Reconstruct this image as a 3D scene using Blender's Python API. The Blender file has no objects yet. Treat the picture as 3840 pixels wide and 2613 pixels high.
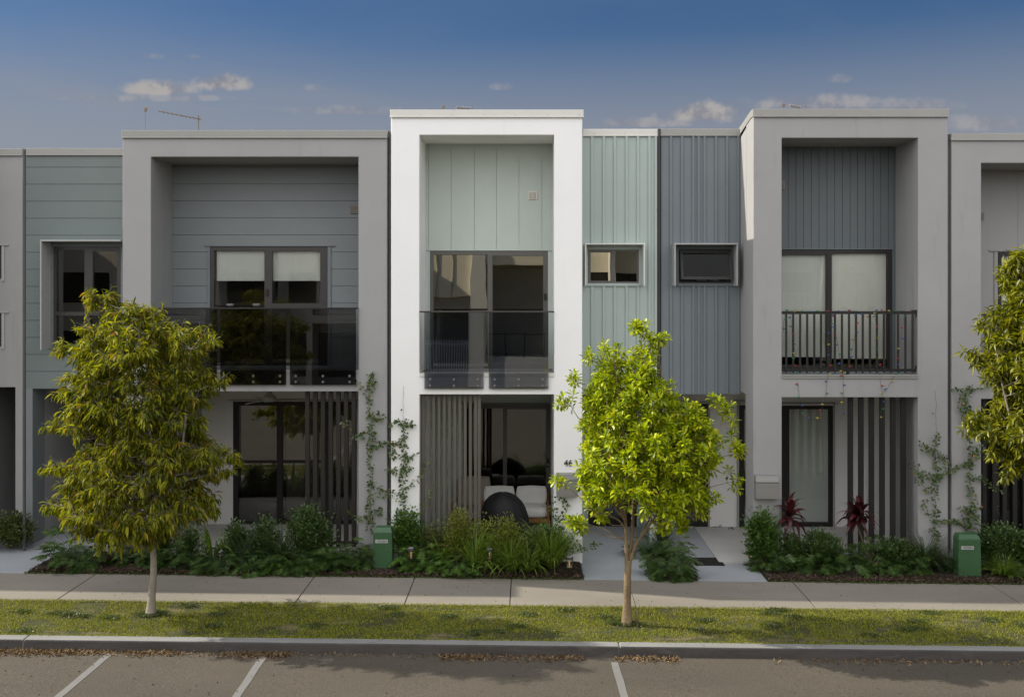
# tuning values
EXPO = 1.0
SKYSAT = 1.42; SKYVAL = .31
CLOUDC = (1.45, 1.48, 1.66, 1)
FILLC = (10.2, 10.2, 10.4, 1)
ROADC = (.070, .059, .044); KERBC = (.20, .198, .19); PATHC = (.205, .184, .153); ENTRYC = (.27, .285, .30)
import bpy, math, random
import numpy as np
from mathutils import Vector
R = math.radians
random.seed(7); rng = np.random.default_rng(11)
scene = bpy.context.scene
COL = scene.collection
# ------------------------------------------------------------------ camera
F = 3700.0; CX = 1980.0; CY = 1090.0; DIST = 16.8; EYE = 4.64; SLOPE = .0115
cam = bpy.data.cameras.new('camera'); camo = bpy.data.objects.new('camera', cam); COL.objects.link(camo)
camo.location = (0, -DIST, EYE); camo.rotation_euler = (R(90), 0, 0)
cam.sensor_width = 36; cam.lens = 36*F/3840
cam.shift_x = -(CX-1920)/3840; cam.shift_y = -(1306.5-CY)/3840
cam.clip_end = 3000; scene.camera = camo
# ------------------------------------------------------------------ sun and sky
SUNV = Vector((-1.32, .256, 1.0)).normalized()
sun = bpy.data.lights.new('sun', 'SUN'); suno = bpy.data.objects.new('sun', sun); COL.objects.link(suno)
sun.energy = 3.0; sun.angle = R(.5); sun.color = (1.0, .93, .80)
suno.rotation_euler = SUNV.to_track_quat('Z', 'Y').to_euler()
suno.location = (-20, 5, 20)
world = bpy.data.worlds.new('World'); scene.world = world; world.use_nodes = True
NT = world.node_tree; NT.nodes.clear()
def wn(t, **k):
    n = NT.nodes.new(t)
    for a, b in k.items(): setattr(n, a, b)
    return n
def wl(a, b): NT.links.new(a, b)
def wm(op, a, b=None, c=None, clamp=False):
    n = wn('ShaderNodeMath', operation=op); n.use_clamp = clamp
    for i, v in enumerate((a, b, c)):
        if v is None: continue
        if isinstance(v, (int, float)): n.inputs[i].default_value = v
        else: wl(v, n.inputs[i])
    return n.outputs[0]
sky = wn('ShaderNodeTexSky', sky_type='NISHITA'); sky.sun_disc = False
sky.sun_elevation = math.asin(SUNV.z); sky.sun_rotation = math.atan2(SUNV.x, SUNV.y)
sky.air_density = 1.0; sky.dust_density = .6; sky.ozone_density = 2.0
geo = wn('ShaderNodeTexCoord'); sep = wn('ShaderNodeSeparateXYZ'); wl(geo.outputs['Generated'], sep.inputs[0])
dx, dy, dz = sep.outputs
def wmap(v, a, b, c=0.0, d=1.0, smooth=True):
    n = wn('ShaderNodeMapRange'); n.interpolation_type = 'SMOOTHSTEP' if smooth else 'LINEAR'
    wl(v, n.inputs[0])
    for i, q in zip((1, 2, 3, 4), (a, b, c, d)): n.inputs[i].default_value = q
    return n.outputs[0]
# thin high cloud, laid out on a flat layer far above
zz = wm('ADD', wm('MAXIMUM', dz, 0.0), .09)
cx_ = wm('DIVIDE', dx, zz); cy_ = wm('DIVIDE', dy, zz)
cmb = wn('ShaderNodeCombineXYZ'); wl(wm('MULTIPLY', cx_, .55), cmb.inputs[0]); wl(wm('MULTIPLY', cy_, 1.0), cmb.inputs[1])
nz = wn('ShaderNodeTexNoise'); wl(cmb.outputs[0], nz.inputs['Vector']); nz.inputs['Scale'].default_value = .62
nz.inputs['Detail'].default_value = 7; nz.inputs['Roughness'].default_value = .58; nz.inputs['Distortion'].default_value = .7
cirrus = wmap(nz.outputs[0], .33, .62, 0, 1)
low = wmap(dz, .27, .12, 0, 1)
cirrus = wm('MULTIPLY', cirrus, wm('MULTIPLY_ADD', low, .86, .14))
cirrus = wm('MAXIMUM', cirrus, wmap(dz, .285, .13, 0, .78))
# cumulus puffs near the roofs, in sky directions
nz2 = wn('ShaderNodeTexNoise'); wl(geo.outputs['Generated'], nz2.inputs['Vector']); nz2.inputs['Scale'].default_value = 46
nz2.inputs['Detail'].default_value = 6; nz2.inputs['Roughness'].default_value = .58
ysafe = wm('MAXIMUM', dy, .05); ta = wm('DIVIDE', dx, ysafe); tb = wm('DIVIDE', dz, ysafe)
puffs = None
for (px, py, w, h, s) in ((600, 340, 150, 40, .85), (830, 318, 115, 46, .9), (560, 372, 330, 20, .4), (2640, 432, 165, 58, .85), (2420, 465, 190, 26, .5),
                          (3060, 395, 300, 42, .55), (3420, 400, 200, 34, .45), (3700, 470, 190, 42, .45), (1330, 420, 260, 26, .35), (720, 215, 40, 12, .25), (1180, 335, 50, 22, .3),
                          (3150, 300, 60, 24, .3), (575, 215, 40, 14, .3), (1880, 330, 60, 20, .3)):
    u = wm('DIVIDE', wm('SUBTRACT', ta, (px-CX)/F), w/F); v = wm('DIVIDE', wm('SUBTRACT', tb, (CY-py)/F), h/F)
    vv = wm('MAXIMUM', v, wm('MULTIPLY', v, -1.9))   # flatter underside
    d = wm('ADD', wm('MULTIPLY', u, u), wm('MULTIPLY', vv, vv))
    d = wm('SUBTRACT', 1.0, d); d = wm('ADD', d, wm('MULTIPLY', wm('SUBTRACT', nz2.outputs[0], .5), 3.4))
    m = wmap(d, -.25, 1.25, 0, min(1, s*1.25))
    puffs = m if puffs is None else wm('MAXIMUM', puffs, m)
puffs = wm('MULTIPLY', puffs, wmap(dy, .3, .5))
cloud = cirrus
mixc = wn('ShaderNodeMix', data_type='RGBA'); wl(cloud, mixc.inputs[0])
hs = wn('ShaderNodeHueSaturation'); hs.inputs['Saturation'].default_value = SKYSAT; hs.inputs['Value'].default_value = SKYVAL; hs.inputs['Hue'].default_value = .510
wl(sky.outputs[0], hs.inputs['Color']); wl(hs.outputs[0], mixc.inputs[6]); mixc.inputs[7].default_value = CLOUDC
mixp = wn('ShaderNodeMix', data_type='RGBA'); wl(puffs, mixp.inputs[0]); wl(mixc.outputs[2], mixp.inputs[6]); pc = wn('ShaderNodeMix', data_type='RGBA'); wl(wmap(nz2.outputs[0], .38, .62), pc.inputs[0]); pc.inputs[6].default_value = (1.25, 1.22, 1.36, 1); pc.inputs[7].default_value = (2.05, 1.95, 1.92, 1); wl(pc.outputs[2], mixp.inputs[7])
# unseen cloud added overhead and behind to fill facades, open blue over the roofs
dotv = wm('ADD', wm('ADD', wm('MULTIPLY', dy, -.84), wm('MULTIPLY', dx, -.40)), wm('MULTIPLY', dz, .36))
over = wmap(dotv, -.10, .60, 0, 1)
nz3 = wn('ShaderNodeTexNoise'); wl(geo.outputs['Generated'], nz3.inputs['Vector']); nz3.inputs['Scale'].default_value = 2.3; nz3.inputs['Detail'].default_value = 5
over = wm('MULTIPLY', over, wmap(nz3.outputs[0], .25, .6, .6, 1))
mix2 = wn('ShaderNodeMix', data_type='RGBA'); wl(over, mix2.inputs[0]); wl(mixp.outputs[2], mix2.inputs[6]); mix2.inputs[7].default_value = FILLC
bg = wn('ShaderNodeBackground'); wl(mix2.outputs[2], bg.inputs[0]); bg.inputs[1].default_value = .1
out = wn('ShaderNodeOutputWorld'); wl(bg.outputs[0], out.inputs[0])
scene.view_settings.view_transform = 'Standard'; scene.view_settings.look = 'None'
scene.view_settings.exposure = EXPO; scene.view_settings.gamma = 1
scene.render.resolution_x = 1024; scene.render.resolution_y = 696
# ------------------------------------------------------------------ helpers
def pt(px, py, Y=0.0):
    d = DIST+Y
    return Vector(((px-CX)*d/F, Y, EYE-(py-CY)*d/F))
def X_(px, Y=0.0): return (px-CX)*(DIST+Y)/F
def Z_(py, Y=0.0): return EYE-(py-CY)*(DIST+Y)/F
def gz(x): return -SLOPE*x
def gp(px, py, z0=0.0):
    u = (px-CX)/F; v = (py-CY)/F
    t = (EYE-z0)/(v-SLOPE*u)
    return Vector((u*t, t-DIST, EYE-v*t))
def tag(o, label=None, cat=None, group=None, kind=None):
    if label: o['label'] = label
    if cat: o['category'] = cat
    if group: o['group'] = group
    if kind: o['kind'] = kind
    return o
def empty(name, loc, label, cat, group=None, rz=0):
    o = bpy.data.objects.new(name, None); COL.objects.link(o); o.location = loc; o.rotation_euler = (0, 0, rz)
    o.empty_display_size = .2
    return tag(o, label, cat, group)
class MB:
    def __init__(s): s.v = []; s.f = []
    def box(s, x0, x1, y0, y1, z0, z1):
        b = len(s.v)
        if x0 > x1: x0, x1 = x1, x0
        if y0 > y1: y0, y1 = y1, y0
        if z0 > z1: z0, z1 = z1, z0
        s.v += [(x0,y0,z0),(x1,y0,z0),(x1,y1,z0),(x0,y1,z0),(x0,y0,z1),(x1,y0,z1),(x1,y1,z1),(x0,y1,z1)]
        s.f += [(b,b+3,b+2,b+1),(b+4,b+5,b+6,b+7),(b,b+1,b+5,b+4),(b+1,b+2,b+6,b+5),(b+2,b+3,b+7,b+6),(b+3,b,b+4,b+7)]
        return s
    def pbox(s, px0, px1, py0, py1, Y0, Y1):      # pixel rectangle of the front face, real depth Y0..Y1
        return s.box(X_(px0,Y0), X_(px1,Y0), Y0, Y1, Z_(py1,Y0), Z_(py0,Y0))
    def hexa(s, pts):                              # bottom 4, top 4
        b = len(s.v); s.v += [tuple(p) for p in pts]
        s.f += [(b,b+3,b+2,b+1),(b+4,b+5,b+6,b+7),(b,b+1,b+5,b+4),(b+1,b+2,b+6,b+5),(b+2,b+3,b+7,b+6),(b+3,b,b+4,b+7)]
        return s
    def quad(s, a, b_, c, d):
        b = len(s.v); s.v += [tuple(a),tuple(b_),tuple(c),tuple(d)]; s.f.append((b,b+1,b+2,b+3)); return s
    def grid(s, xs, zs, filled, y0, y1):           # one solid of the filled cells, no inner faces
        idx = {}
        def vi(i, j, k):
            key = (i, j, k)
            if key not in idx: idx[key] = len(s.v); s.v.append((xs[i], (y0, y1)[k], zs[j]))
            return idx[key]
        nx, nz_ = len(xs)-1, len(zs)-1
        fl = lambda i, j: 0 <= i < nx and 0 <= j < nz_ and filled(i, j)
        for i in range(nx):
            for j in range(nz_):
                if not fl(i, j): continue
                s.f.append((vi(i,j,0),vi(i+1,j,0),vi(i+1,j+1,0),vi(i,j+1,0)))
                s.f.append((vi(i,j,1),vi(i,j+1,1),vi(i+1,j+1,1),vi(i+1,j,1)))
                if not fl(i-1,j): s.f.append((vi(i,j,0),vi(i,j+1,0),vi(i,j+1,1),vi(i,j,1)))
                if not fl(i+1,j): s.f.append((vi(i+1,j,0),vi(i+1,j,1),vi(i+1,j+1,1),vi(i+1,j+1,0)))
                if not fl(i,j-1): s.f.append((vi(i,j,0),vi(i,j,1),vi(i+1,j,1),vi(i+1,j,0)))
                if not fl(i,j+1): s.f.append((vi(i,j+1,0),vi(i+1,j+1,0),vi(i+1,j+1,1),vi(i,j+1,1)))
        return s
    def tube(s, pts, rad, n=8, cap=True):
        pts = [Vector(p) for p in pts]; m = len(pts)
        if isinstance(rad, (int, float)): rad = [rad]*m
        b = len(s.v); prev = None
        for i, p in enumerate(pts):
            t = (pts[min(i+1,m-1)]-pts[max(i-1,0)]).normalized()
            if prev is None: a = t.orthogonal().normalized()
            else: a = (prev-t*prev.dot(t)); a = a.normalized() if a.length > 1e-6 else t.orthogonal().normalized()
            prev = a; c = t.cross(a)
            for k in range(n):
                w = 2*math.pi*k/n
                s.v.append(tuple(p+(a*math.cos(w)+c*math.sin(w))*rad[i]))
        for i in range(m-1):
            for k in range(n):
                k2 = (k+1) % n
                s.f.append((b+i*n+k, b+i*n+k2, b+(i+1)*n+k2, b+(i+1)*n+k))
        if cap:
            s.f.append(tuple(b+k for k in reversed(range(n)))); s.f.append(tuple(b+(m-1)*n+k for k in range(n)))
        return s
    def lathe(s, c, prof, n=20):
        b = len(s.v)
        for r, z in prof:
            for k in range(n):
                w = 2*math.pi*k/n; s.v.append((c[0]+r*math.cos(w), c[1]+r*math.sin(w), c[2]+z))
        for i in range(len(prof)-1):
            for k in range(n):
                k2 = (k+1) % n; s.f.append((b+i*n+k, b+i*n+k2, b+(i+1)*n+k2, b+(i+1)*n+k))
        s.f.append(tuple(b+k for k in reversed(range(n)))); s.f.append(tuple(b+(len(prof)-1)*n+k for k in range(n)))
        return s
    def build(s, name, m, parent=None, bevel=0, smooth=False, seg=1):
        me = bpy.data.meshes.new(name); me.from_pydata(s.v, [], s.f); me.update()
        o = bpy.data.objects.new(name, me); COL.objects.link(o)
        if m: me.materials.append(m)
        if parent is not None:
            o.parent = parent
            off = Vector((0,0,0)); p = parent
            rot = 0
            while p is not None: off += p.location; rot += p.rotation_euler.z; p = p.parent
            if rot == 0 and getattr(s, 'worldspace', True): o.location = -off
        if bevel:
            md = o.modifiers.new('bevel', 'BEVEL'); md.width = bevel; md.segments = seg; md.limit_method = 'ANGLE'; md.angle_limit = R(40)
        if smooth:
            for p in me.polygons: p.use_smooth = True
        return o
def local(mb): mb.worldspace = False; return mb
# ------------------------------------------------------------------ materials
def mat(name, col, rough=.7, var=.06, scale=3.0, bump=0.0, bscale=60.0, metal=0.0, spec=.4, fine=0.0, stretch=(1,1,1), col2=None, blotch=None):
    m = bpy.data.materials.new(name); m.use_nodes = True; t = m.node_tree; n = t.nodes; L = t.links
    p = n['Principled BSDF']; p.inputs['Roughness'].default_value = rough; p.inputs['Metallic'].default_value = metal
    p.inputs['Specular IOR Level'].default_value = spec
    tc = n.new('ShaderNodeTexCoord'); mp = n.new('ShaderNodeMapping'); mp.inputs['Scale'].default_value = stretch
    L.new(tc.outputs['Object'], mp.inputs[0])
    nz = n.new('ShaderNodeTexNoise'); nz.inputs['Scale'].default_value = scale; nz.inputs['Detail'].default_value = 6; nz.inputs['Roughness'].default_value = .6
    L.new(mp.outputs[0], nz.inputs['Vector'])
    mx = n.new('ShaderNodeMix'); mx.data_type = 'RGBA'
    mr = n.new('ShaderNodeMapRange'); mr.inputs[1].default_value = .3; mr.inputs[2].default_value = .7; L.new(nz.outputs[0], mr.inputs[0])
    L.new(mr.outputs[0], mx.inputs[0])
    a = [c*(1-var) for c in col]; b = [min(1, c*(1+var)) for c in (col2 or col)]
    mx.inputs[6].default_value = (*a, 1); mx.inputs[7].default_value = (*b, 1); colout = mx.outputs[2]
    if fine:
        n2 = n.new('ShaderNodeTexNoise'); n2.inputs['Scale'].default_value = bscale; n2.inputs['Detail'].default_value = 3; L.new(tc.outputs['Object'], n2.inputs['Vector'])
        m2 = n.new('ShaderNodeMapRange'); m2.inputs[1].default_value = .3; m2.inputs[2].default_value = .7; m2.inputs[3].default_value = 1-fine; m2.inputs[4].default_value = 1+fine
        L.new(n2.outputs[0], m2.inputs[0])
        mm = n.new('ShaderNodeMix'); mm.data_type = 'RGBA'; mm.blend_type = 'MULTIPLY'; mm.inputs[0].default_value = 1
        L.new(colout, mm.inputs[6]); L.new(m2.outputs[0], mm.inputs[7]); colout = mm.outputs[2]
    if blotch:      # (colour, scale, threshold, stretch): stains with shapes of their own
        bc, bs, th, st = blotch
        mp2 = n.new('ShaderNodeMapping'); mp2.inputs['Scale'].default_value = st; L.new(tc.outputs['Object'], mp2.inputs[0])
        n3 = n.new('ShaderNodeTexNoise'); n3.inputs['Scale'].default_value = bs; n3.inputs['Detail'].default_value = 8; n3.inputs['Roughness'].default_value = .7; L.new(mp2.outputs[0], n3.inputs['Vector'])
        m3 = n.new('ShaderNodeMapRange'); m3.inputs[1].default_value = th; m3.inputs[2].default_value = th+.12; L.new(n3.outputs[0], m3.inputs[0])
        mm = n.new('ShaderNodeMix'); mm.data_type = 'RGBA'; L.new(m3.outputs[0], mm.inputs[0]); L.new(colout, mm.inputs[6]); mm.inputs[7].default_value = (*bc, 1); colout = mm.outputs[2]
    L.new(colout, p.inputs['Base Color'])
    if bump:
        nb = n.new('ShaderNodeTexNoise'); nb.inputs['Scale'].default_value = bscale; nb.inputs['Detail'].default_value = 4; L.new(tc.outputs['Object'], nb.inputs['Vector'])
        bp = n.new('ShaderNodeBump'); bp.inputs['Strength'].default_value = bump; bp.inputs['Distance'].default_value = .01
        L.new(nb.outputs[0], bp.inputs['Height']); L.new(bp.outputs[0], p.inputs['Normal'])
    return m
def leafmat(name, c1, c2, trans=.35, rough=.4, c3=None, spec=.5, share=1.0):
    m = bpy.data.materials.new(name); m.use_nodes = True; t = m.node_tree; n = t.nodes; L = t.links
    p = n['Principled BSDF']; p.inputs['Roughness'].default_value = rough; p.inputs['Specular IOR Level'].default_value = spec
    g = n.new('ShaderNodeNewGeometry'); r = n.new('ShaderNodeValToRGB'); L.new(g.outputs['Random Per Island'], r.inputs[0])
    r.color_ramp.elements[0].color = (*c1, 1); r.color_ramp.elements[1].color = (*c2, 1); r.color_ramp.elements[1].position = .9 if c3 else 1
    if c3: e = r.color_ramp.elements.new(min(1, share*1.0+.04)); e.color = (*c3, 1); r.color_ramp.elements[1].position = .93*share
    L.new(r.outputs[0], p.inputs['Base Color'])
    tr = n.new('ShaderNodeBsdfTranslucent'); hs = n.new('ShaderNodeMix'); hs.data_type = 'RGBA'; hs.blend_type = 'MULTIPLY'; hs.inputs[0].default_value = 1
    hs.inputs[7].default_value = (1.0, 1.0, .35, 1); L.new(r.outputs[0], hs.inputs[6]); L.new(hs.outputs[2], tr.inputs[0])
    mx = n.new('ShaderNodeMixShader'); mx.inputs[0].default_value = trans; L.new(p.outputs[0], mx.inputs[1]); L.new(tr.outputs[0], mx.inputs[2])
    L.new(mx.outputs[0], n['Material Output'].inputs[0])
    return m
def glassmat(name, tint, ior=1.6, gloss=(1,1,1), wave=.0):
    m = bpy.data.materials.new(name); m.use_nodes = True; t = m.node_tree; n = t.nodes; L = t.links; n.remove(n['Principled BSDF'])
    a = n.new('ShaderNodeBsdfTransparent'); a.inputs[0].default_value = (*tint, 1)
    g = n.new('ShaderNodeBsdfGlossy'); g.inputs['Roughness'].default_value = 0.0; g.inputs['Color'].default_value = (*gloss, 1)
    fr = n.new('ShaderNodeFresnel'); fr.inputs[0].default_value = ior
    if wave:
        tc = n.new('ShaderNodeTexCoord'); nz = n.new('ShaderNodeTexNoise'); nz.inputs['Scale'].default_value = 1.6; nz.inputs['Detail'].default_value = 1
        L.new(tc.outputs['Object'], nz.inputs['Vector']); bp = n.new('ShaderNodeBump'); bp.inputs['Strength'].default_value = wave; bp.inputs['Distance'].default_value = .02
        L.new(nz.outputs[0], bp.inputs['Height']); L.new(bp.outputs[0], g.inputs['Normal'])
    mx = n.new('ShaderNodeMixShader'); L.new(fr.outputs[0], mx.inputs[0]); L.new(a.outputs[0], mx.inputs[1]); L.new(g.outputs[0], mx.inputs[2])
    L.new(mx.outputs[0], n['Material Output'].inputs[0])
    return m
M = {}
M['white']  = mat('white_render', (.83,.82,.80), .75, .025, 1.2, .15, 90, fine=.025, blotch=((.79,.78,.755), 1.6, .58, (2.2,2.2,.35)))
M['grey']   = mat('grey_render', (.315,.311,.306), .75, .04, 1.2, .15, 90, fine=.03, blotch=((.275,.27,.262), 1.6, .57, (2.2,2.2,.35)))
M['greyA']  = mat('warm_grey_render', (.31,.305,.298), .75, .045, 1.0, .15, 90, fine=.03, blotch=((.272,.266,.257), 1.5, .57, (2.2,2.2,.35)))
M['capw']   = mat('white_metal_capping', (.62,.60,.55), .45, .03, 2)
M['capg']   = mat('grey_metal_capping', (.29,.283,.26), .45, .03, 2)
M['cladC']  = mat('pale_green_cladding', (.47,.525,.475), .6, .03, 1.5, .05, 80)
M['cladCb'] = mat('pale_green_batten_cladding', (.38,.44,.41), .6, .03, 1.5, .05, 80)
M['cladD']  = mat('blue_grey_cladding', (.155,.178,.192), .6, .04, 1.5, .05, 80)
M['cladDb'] = mat('dark_blue_grey_cladding', (.115,.133,.138), .6, .04, 1.5, .05, 80)
M['cladB']  = mat('grey_board_cladding', (.185,.203,.205), .6, .04, 1.5, .05, 80)
M['cladBl'] = mat('grey_green_board_cladding', (.15,.178,.172), .6, .04, 1.5, .05, 80)
M['hoodw']  = mat('white_window_hood', (.66,.66,.62), .5, .03, 2)
M['hoodg']  = mat('light_grey_window_hood', (.36,.36,.35), .5, .03, 2)
M['frame']  = mat('bronze_window_frame', (.038,.034,.029), .4, .05, 4, spec=.5)
M['frameC'] = mat('warm_grey_window_frame', (.095,.09,.078), .4, .05, 4, spec=.5)
M['dark']   = mat('dark_powdercoat', (.016,.014,.012), .5, .05, 4)
M['batt']   = mat('bronze_batten', (.020,.017,.013), .5, .12, 5, stretch=(1,1,.2))
M['battC']  = mat('taupe_batten', (.105,.097,.082), .5, .15, 5, stretch=(1,1,.2))
M['battD']  = mat('charcoal_batten', (.010,.009,.008), .55, .12, 5, stretch=(1,1,.2))
M['doord']  = mat('black_door', (.014,.013,.012), .45, .05, 4)
M['vent']   = mat('cream_vent', (.74,.69,.60), .6, .03, 4)
M['ventg']  = mat('grey_vent', (.24,.21,.165), .6, .03, 4)
M['pipe']   = mat('dark_downpipe', (.035,.034,.034), .5, .05, 4)
M['pipeg']  = mat('grey_downpipe', (.075,.072,.072), .5, .05, 4)
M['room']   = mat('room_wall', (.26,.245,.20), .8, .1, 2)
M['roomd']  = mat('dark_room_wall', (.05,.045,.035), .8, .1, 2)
M['blind']  = mat('pale_blind', (.88,.88,.84), .8, .03, 3, stretch=(8,8,.3))
M['blindg'] = mat('frosted_blind', (.78,.80,.76), .8, .03, 3, stretch=(6,6,.3))
M['curt']   = mat('sheer_curtain', (.60,.58,.52), .9, .08, 6, stretch=(6,6,.2))
M['glass']  = glassmat('window_glass', (.96,.965,.95), 1.6, wave=.03)
M['glasst'] = glassmat('tilted_window_glass', (.35,.36,.36), 1.25)
M['glassd'] = glassmat('dark_window_glass', (.62,.61,.57), 2.1, wave=.03)
M['glassC'] = glassmat('reflective_window_glass', (.74,.74,.70), 4.0, gloss=(1,.97,.88), wave=.05)
M['smoke']  = glassmat('smoked_glass', (.44,.43,.43), 1.75, wave=.02)
M['smokeC'] = glassmat('tinted_glass', (.66,.68,.70), 2.3, wave=.03)
M['frost']  = mat('frosted_pane', (.70,.74,.70), .35, .03, 2)
M['steel']  = mat('brushed_steel', (.27,.262,.245), .42, .08, 3, metal=.35, stretch=(.2,1,12))
M['chrome'] = mat('stainless_fixing', (.35,.34,.33), .3, .02, 4, metal=.9)
M['black']  = mat('black_paint', (.012,.012,.012), .5, .05, 4)
M['paper']  = mat('white_sticker', (.42,.42,.40), .6, .02, 4)
M['boxgreen'] = mat('green_pillar_paint', (.036,.095,.036), .45, .12, 3, .08, 30, spec=.45, blotch=((.07,.12,.065), 7, .66, (1,1,3)))
M['cushion'] = mat('off_white_cushion', (.74,.73,.69), .9, .05, 6, .15, 200)
M['wood']   = mat('teak_wood', (.27,.115,.035), .55, .2, 6, stretch=(1,8,8))
M['cover']  = mat('black_fabric_cover', (.011,.011,.012), .7, .2, 5, .8, 9)
M['fan']    = mat('white_fan', (.36,.35,.31), .5, .02, 3)
M['rubber'] = mat('black_rubber', (.010,.010,.010), .75, .1, 10, .3, 120)
M['patw']  = mat('shade_lifted_patio_wall', (.72,.705,.675), .75, .03, 1.2, .1, 90)  # recess walls coloured lighter than the facade to make up for their shade
M['ceil']  = mat('white_ceiling_paint', (.78,.77,.74), .8, .02, 1)
M['patf']  = mat('patio_concrete', (.42,.41,.39), .8, .08, 1.5, .1, 60, fine=.05)
# ------------------------------------------------------------------ ground, road, kerb, path
def sheet(name, x0, x1, y0, y1, z, m, nx=1, kind='structure'):
    mb = MB()
    for i in range(nx):
        a = x0+(x1-x0)*i/nx; b = x0+(x1-x0)*(i+1)/nx
        mb.quad((a,y0,z+gz(a)), (b,y0,z+gz(b)), (b,y1,z+gz(b)), (a,y1,z+gz(a)))
    return tag(mb.build(name, m), kind=kind)
def slab(mb, x0, x1, y0, y1, z0, z1, z1b=None):
    z1b = z1 if z1b is None else z1b
    mb.hexa([(x0,y0,z0+gz(x0)),(x1,y0,z0+gz(x1)),(x1,y1,z0+gz(x1)),(x0,y1,z0+gz(x0)),(x0,y0,z1+gz(x0)),(x1,y0,z1+gz(x1)),(x1,y1,z1b+gz(x1)),(x0,y1,z1b+gz(x0))])
M['soil'] = mat('dark_soil', (.030,.022,.015), .95, .35, 6, .6, 40, fine=.3)
M['asphalt'] = mat('weathered_asphalt', ROADC, .92, .14, .7, .6, 55, fine=.34, stretch=(.5,1.6,1), blotch=((.034,.030,.026), 3.2, .66, (.5,1.8,1)))
M['kerb'] = mat('concrete_kerb', KERBC, .9, .14, 2, .25, 70, fine=.10, stretch=(.3,1,2), blotch=(tuple(c*.6 for c in KERBC), 2.2, .60, (.8,1,3)))
M['kerbf'] = mat('shaded_soiled_kerb_face', (.062,.055,.050), .92, .22, 2.4, .3, 60, fine=.12, stretch=(.5,1,3), blotch=((.10,.09,.082), 3, .58, (.6,1,3)))  # brown dirt plus the shade of the upright face, both in the colour
M['path'] = mat('footpath_concrete', PATHC, .88, .10, 1.1, .12, 90, fine=.08, stretch=(.5,1.4,1), blotch=((.075,.075,.045), 2.4, .66, (.5,2.2,1)))
M['entry'] = mat('entry_concrete', ENTRYC, .85, .06, 1.2, .10, 90, fine=.06, blotch=((.20,.21,.22), 5, .72, (.6,2,1)))
M['joint'] = mat('joint_filler', (.018,.015,.012), .95, .2, 9)
M['line'] = mat('road_marking_paint', (.16,.157,.150), .8, .08, 6, .2, 90, fine=.12, blotch=((.10,.095,.09), 16, .67, (1,1,1)))
M['turf'] = mat('turf_soil', (.040,.043,.012), .95, .3, 2.5, .5, 60, fine=.3, blotch=((.15,.12,.065), 1.5, .54, (.7,1.6,1)))
sheet('ground', -400, 400, -300, 400, -.30, M['soil'], 8)
Y_PB, Y_PF, Y_KB, Y_KF = -.93, -2.30, -3.72, -3.89
rd = MB(); slab(rd, -60, 60, -21.0, Y_KF, -.25, -.133); tag(rd.build('road', M['asphalt']), kind='structure')
kb = MB()
xs = [-60,-21.3,-13.9,-6.6,1.2,8.1,15,60]
for a, b in zip(xs[:-1], xs[1:]): slab(kb, a, b-.003, Y_KF, Y_KB, -.24, .004, .012)
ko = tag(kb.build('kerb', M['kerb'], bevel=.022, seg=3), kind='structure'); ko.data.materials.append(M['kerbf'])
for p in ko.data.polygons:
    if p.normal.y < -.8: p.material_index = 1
kb = MB(); slab(kb, -60, 60, -21.2, -21.0, -.25, .01); tag(kb.build('kerb', M['kerb'], bevel=.02), kind='structure')
vg = MB(); slab(vg, -60, 60, Y_KB+.002, Y_PF, -.2, -.004); tag(vg.build('verge_soil', M['turf']), kind='structure')
vg = MB(); slab(vg, -60, 60, -30, -21.2, -.2, .0); tag(vg.build('verge_soil', M['turf']), kind='structure')
jx = [-30, -26, -22] + [X_(p, -1.6) for p in (-620, -300, 288, 1144, 1537, 1915, 3016, 3790, 4200)] + [16, 20, 30]
pb = MB()
for a, b in zip(jx[:-1], jx[1:]): slab(pb, a+.007, b-.007, Y_PF, Y_PB, -.1, .008)
tag(pb.build('footpath', M['path'], bevel=.004), kind='structure')
sheet('footpath_joints', -30, 30, Y_PF+.01, Y_PB-.01, -.002, M['joint'])
# faint tooled line at an older joint
# entry paths
ep = MB(); slab(ep, .90, 2.05, Y_PB+.01, 1.16, -.1, .010, .022); slab(ep, 2.74, 3.86, Y_PB+.01, 1.16, -.1, .010, .022)
slab(ep, 2.05, 2.74, .62, 1.16, -.1, .019, .022)
tag(ep.build('entry_path', M['entry'], bevel=.004), kind='structure')
ep = MB(); slab(ep, -9.35, -8.05, Y_PB+.01, .78, -.1, .010, .022); tag(ep.build('entry_path', M['entry'], bevel=.004), kind='structure')
gb = MB()
for x0, x1, y1 in ((-25, -9.36, .3), (-8.04, .89, .10), (2.06, 2.73, .61), (3.87, 30, .12)):
    n = 40
    ys = [Y_PB+.012, Y_PB+.15, (Y_PB+y1)/2, y1]; zs = [.004, .03, .05, .035]
    nx = max(3, int((x1-x0)/.3)); b = len(gb.v)
    for i in range(nx+1):
        x = x0+(x1-x0)*i/nx
        for y, z in zip(ys, zs): gb.v.append((x, y, z+gz(x)+random.uniform(-.008,.012)*(y>ys[0])))
    for i in range(nx):
        for j in range(3): gb.f.append((b+i*4+j, b+(i+1)*4+j, b+(i+1)*4+j+1, b+i*4+j+1))
tag(gb.build('garden_bed', M['soil'], smooth=True), kind='structure')
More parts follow.
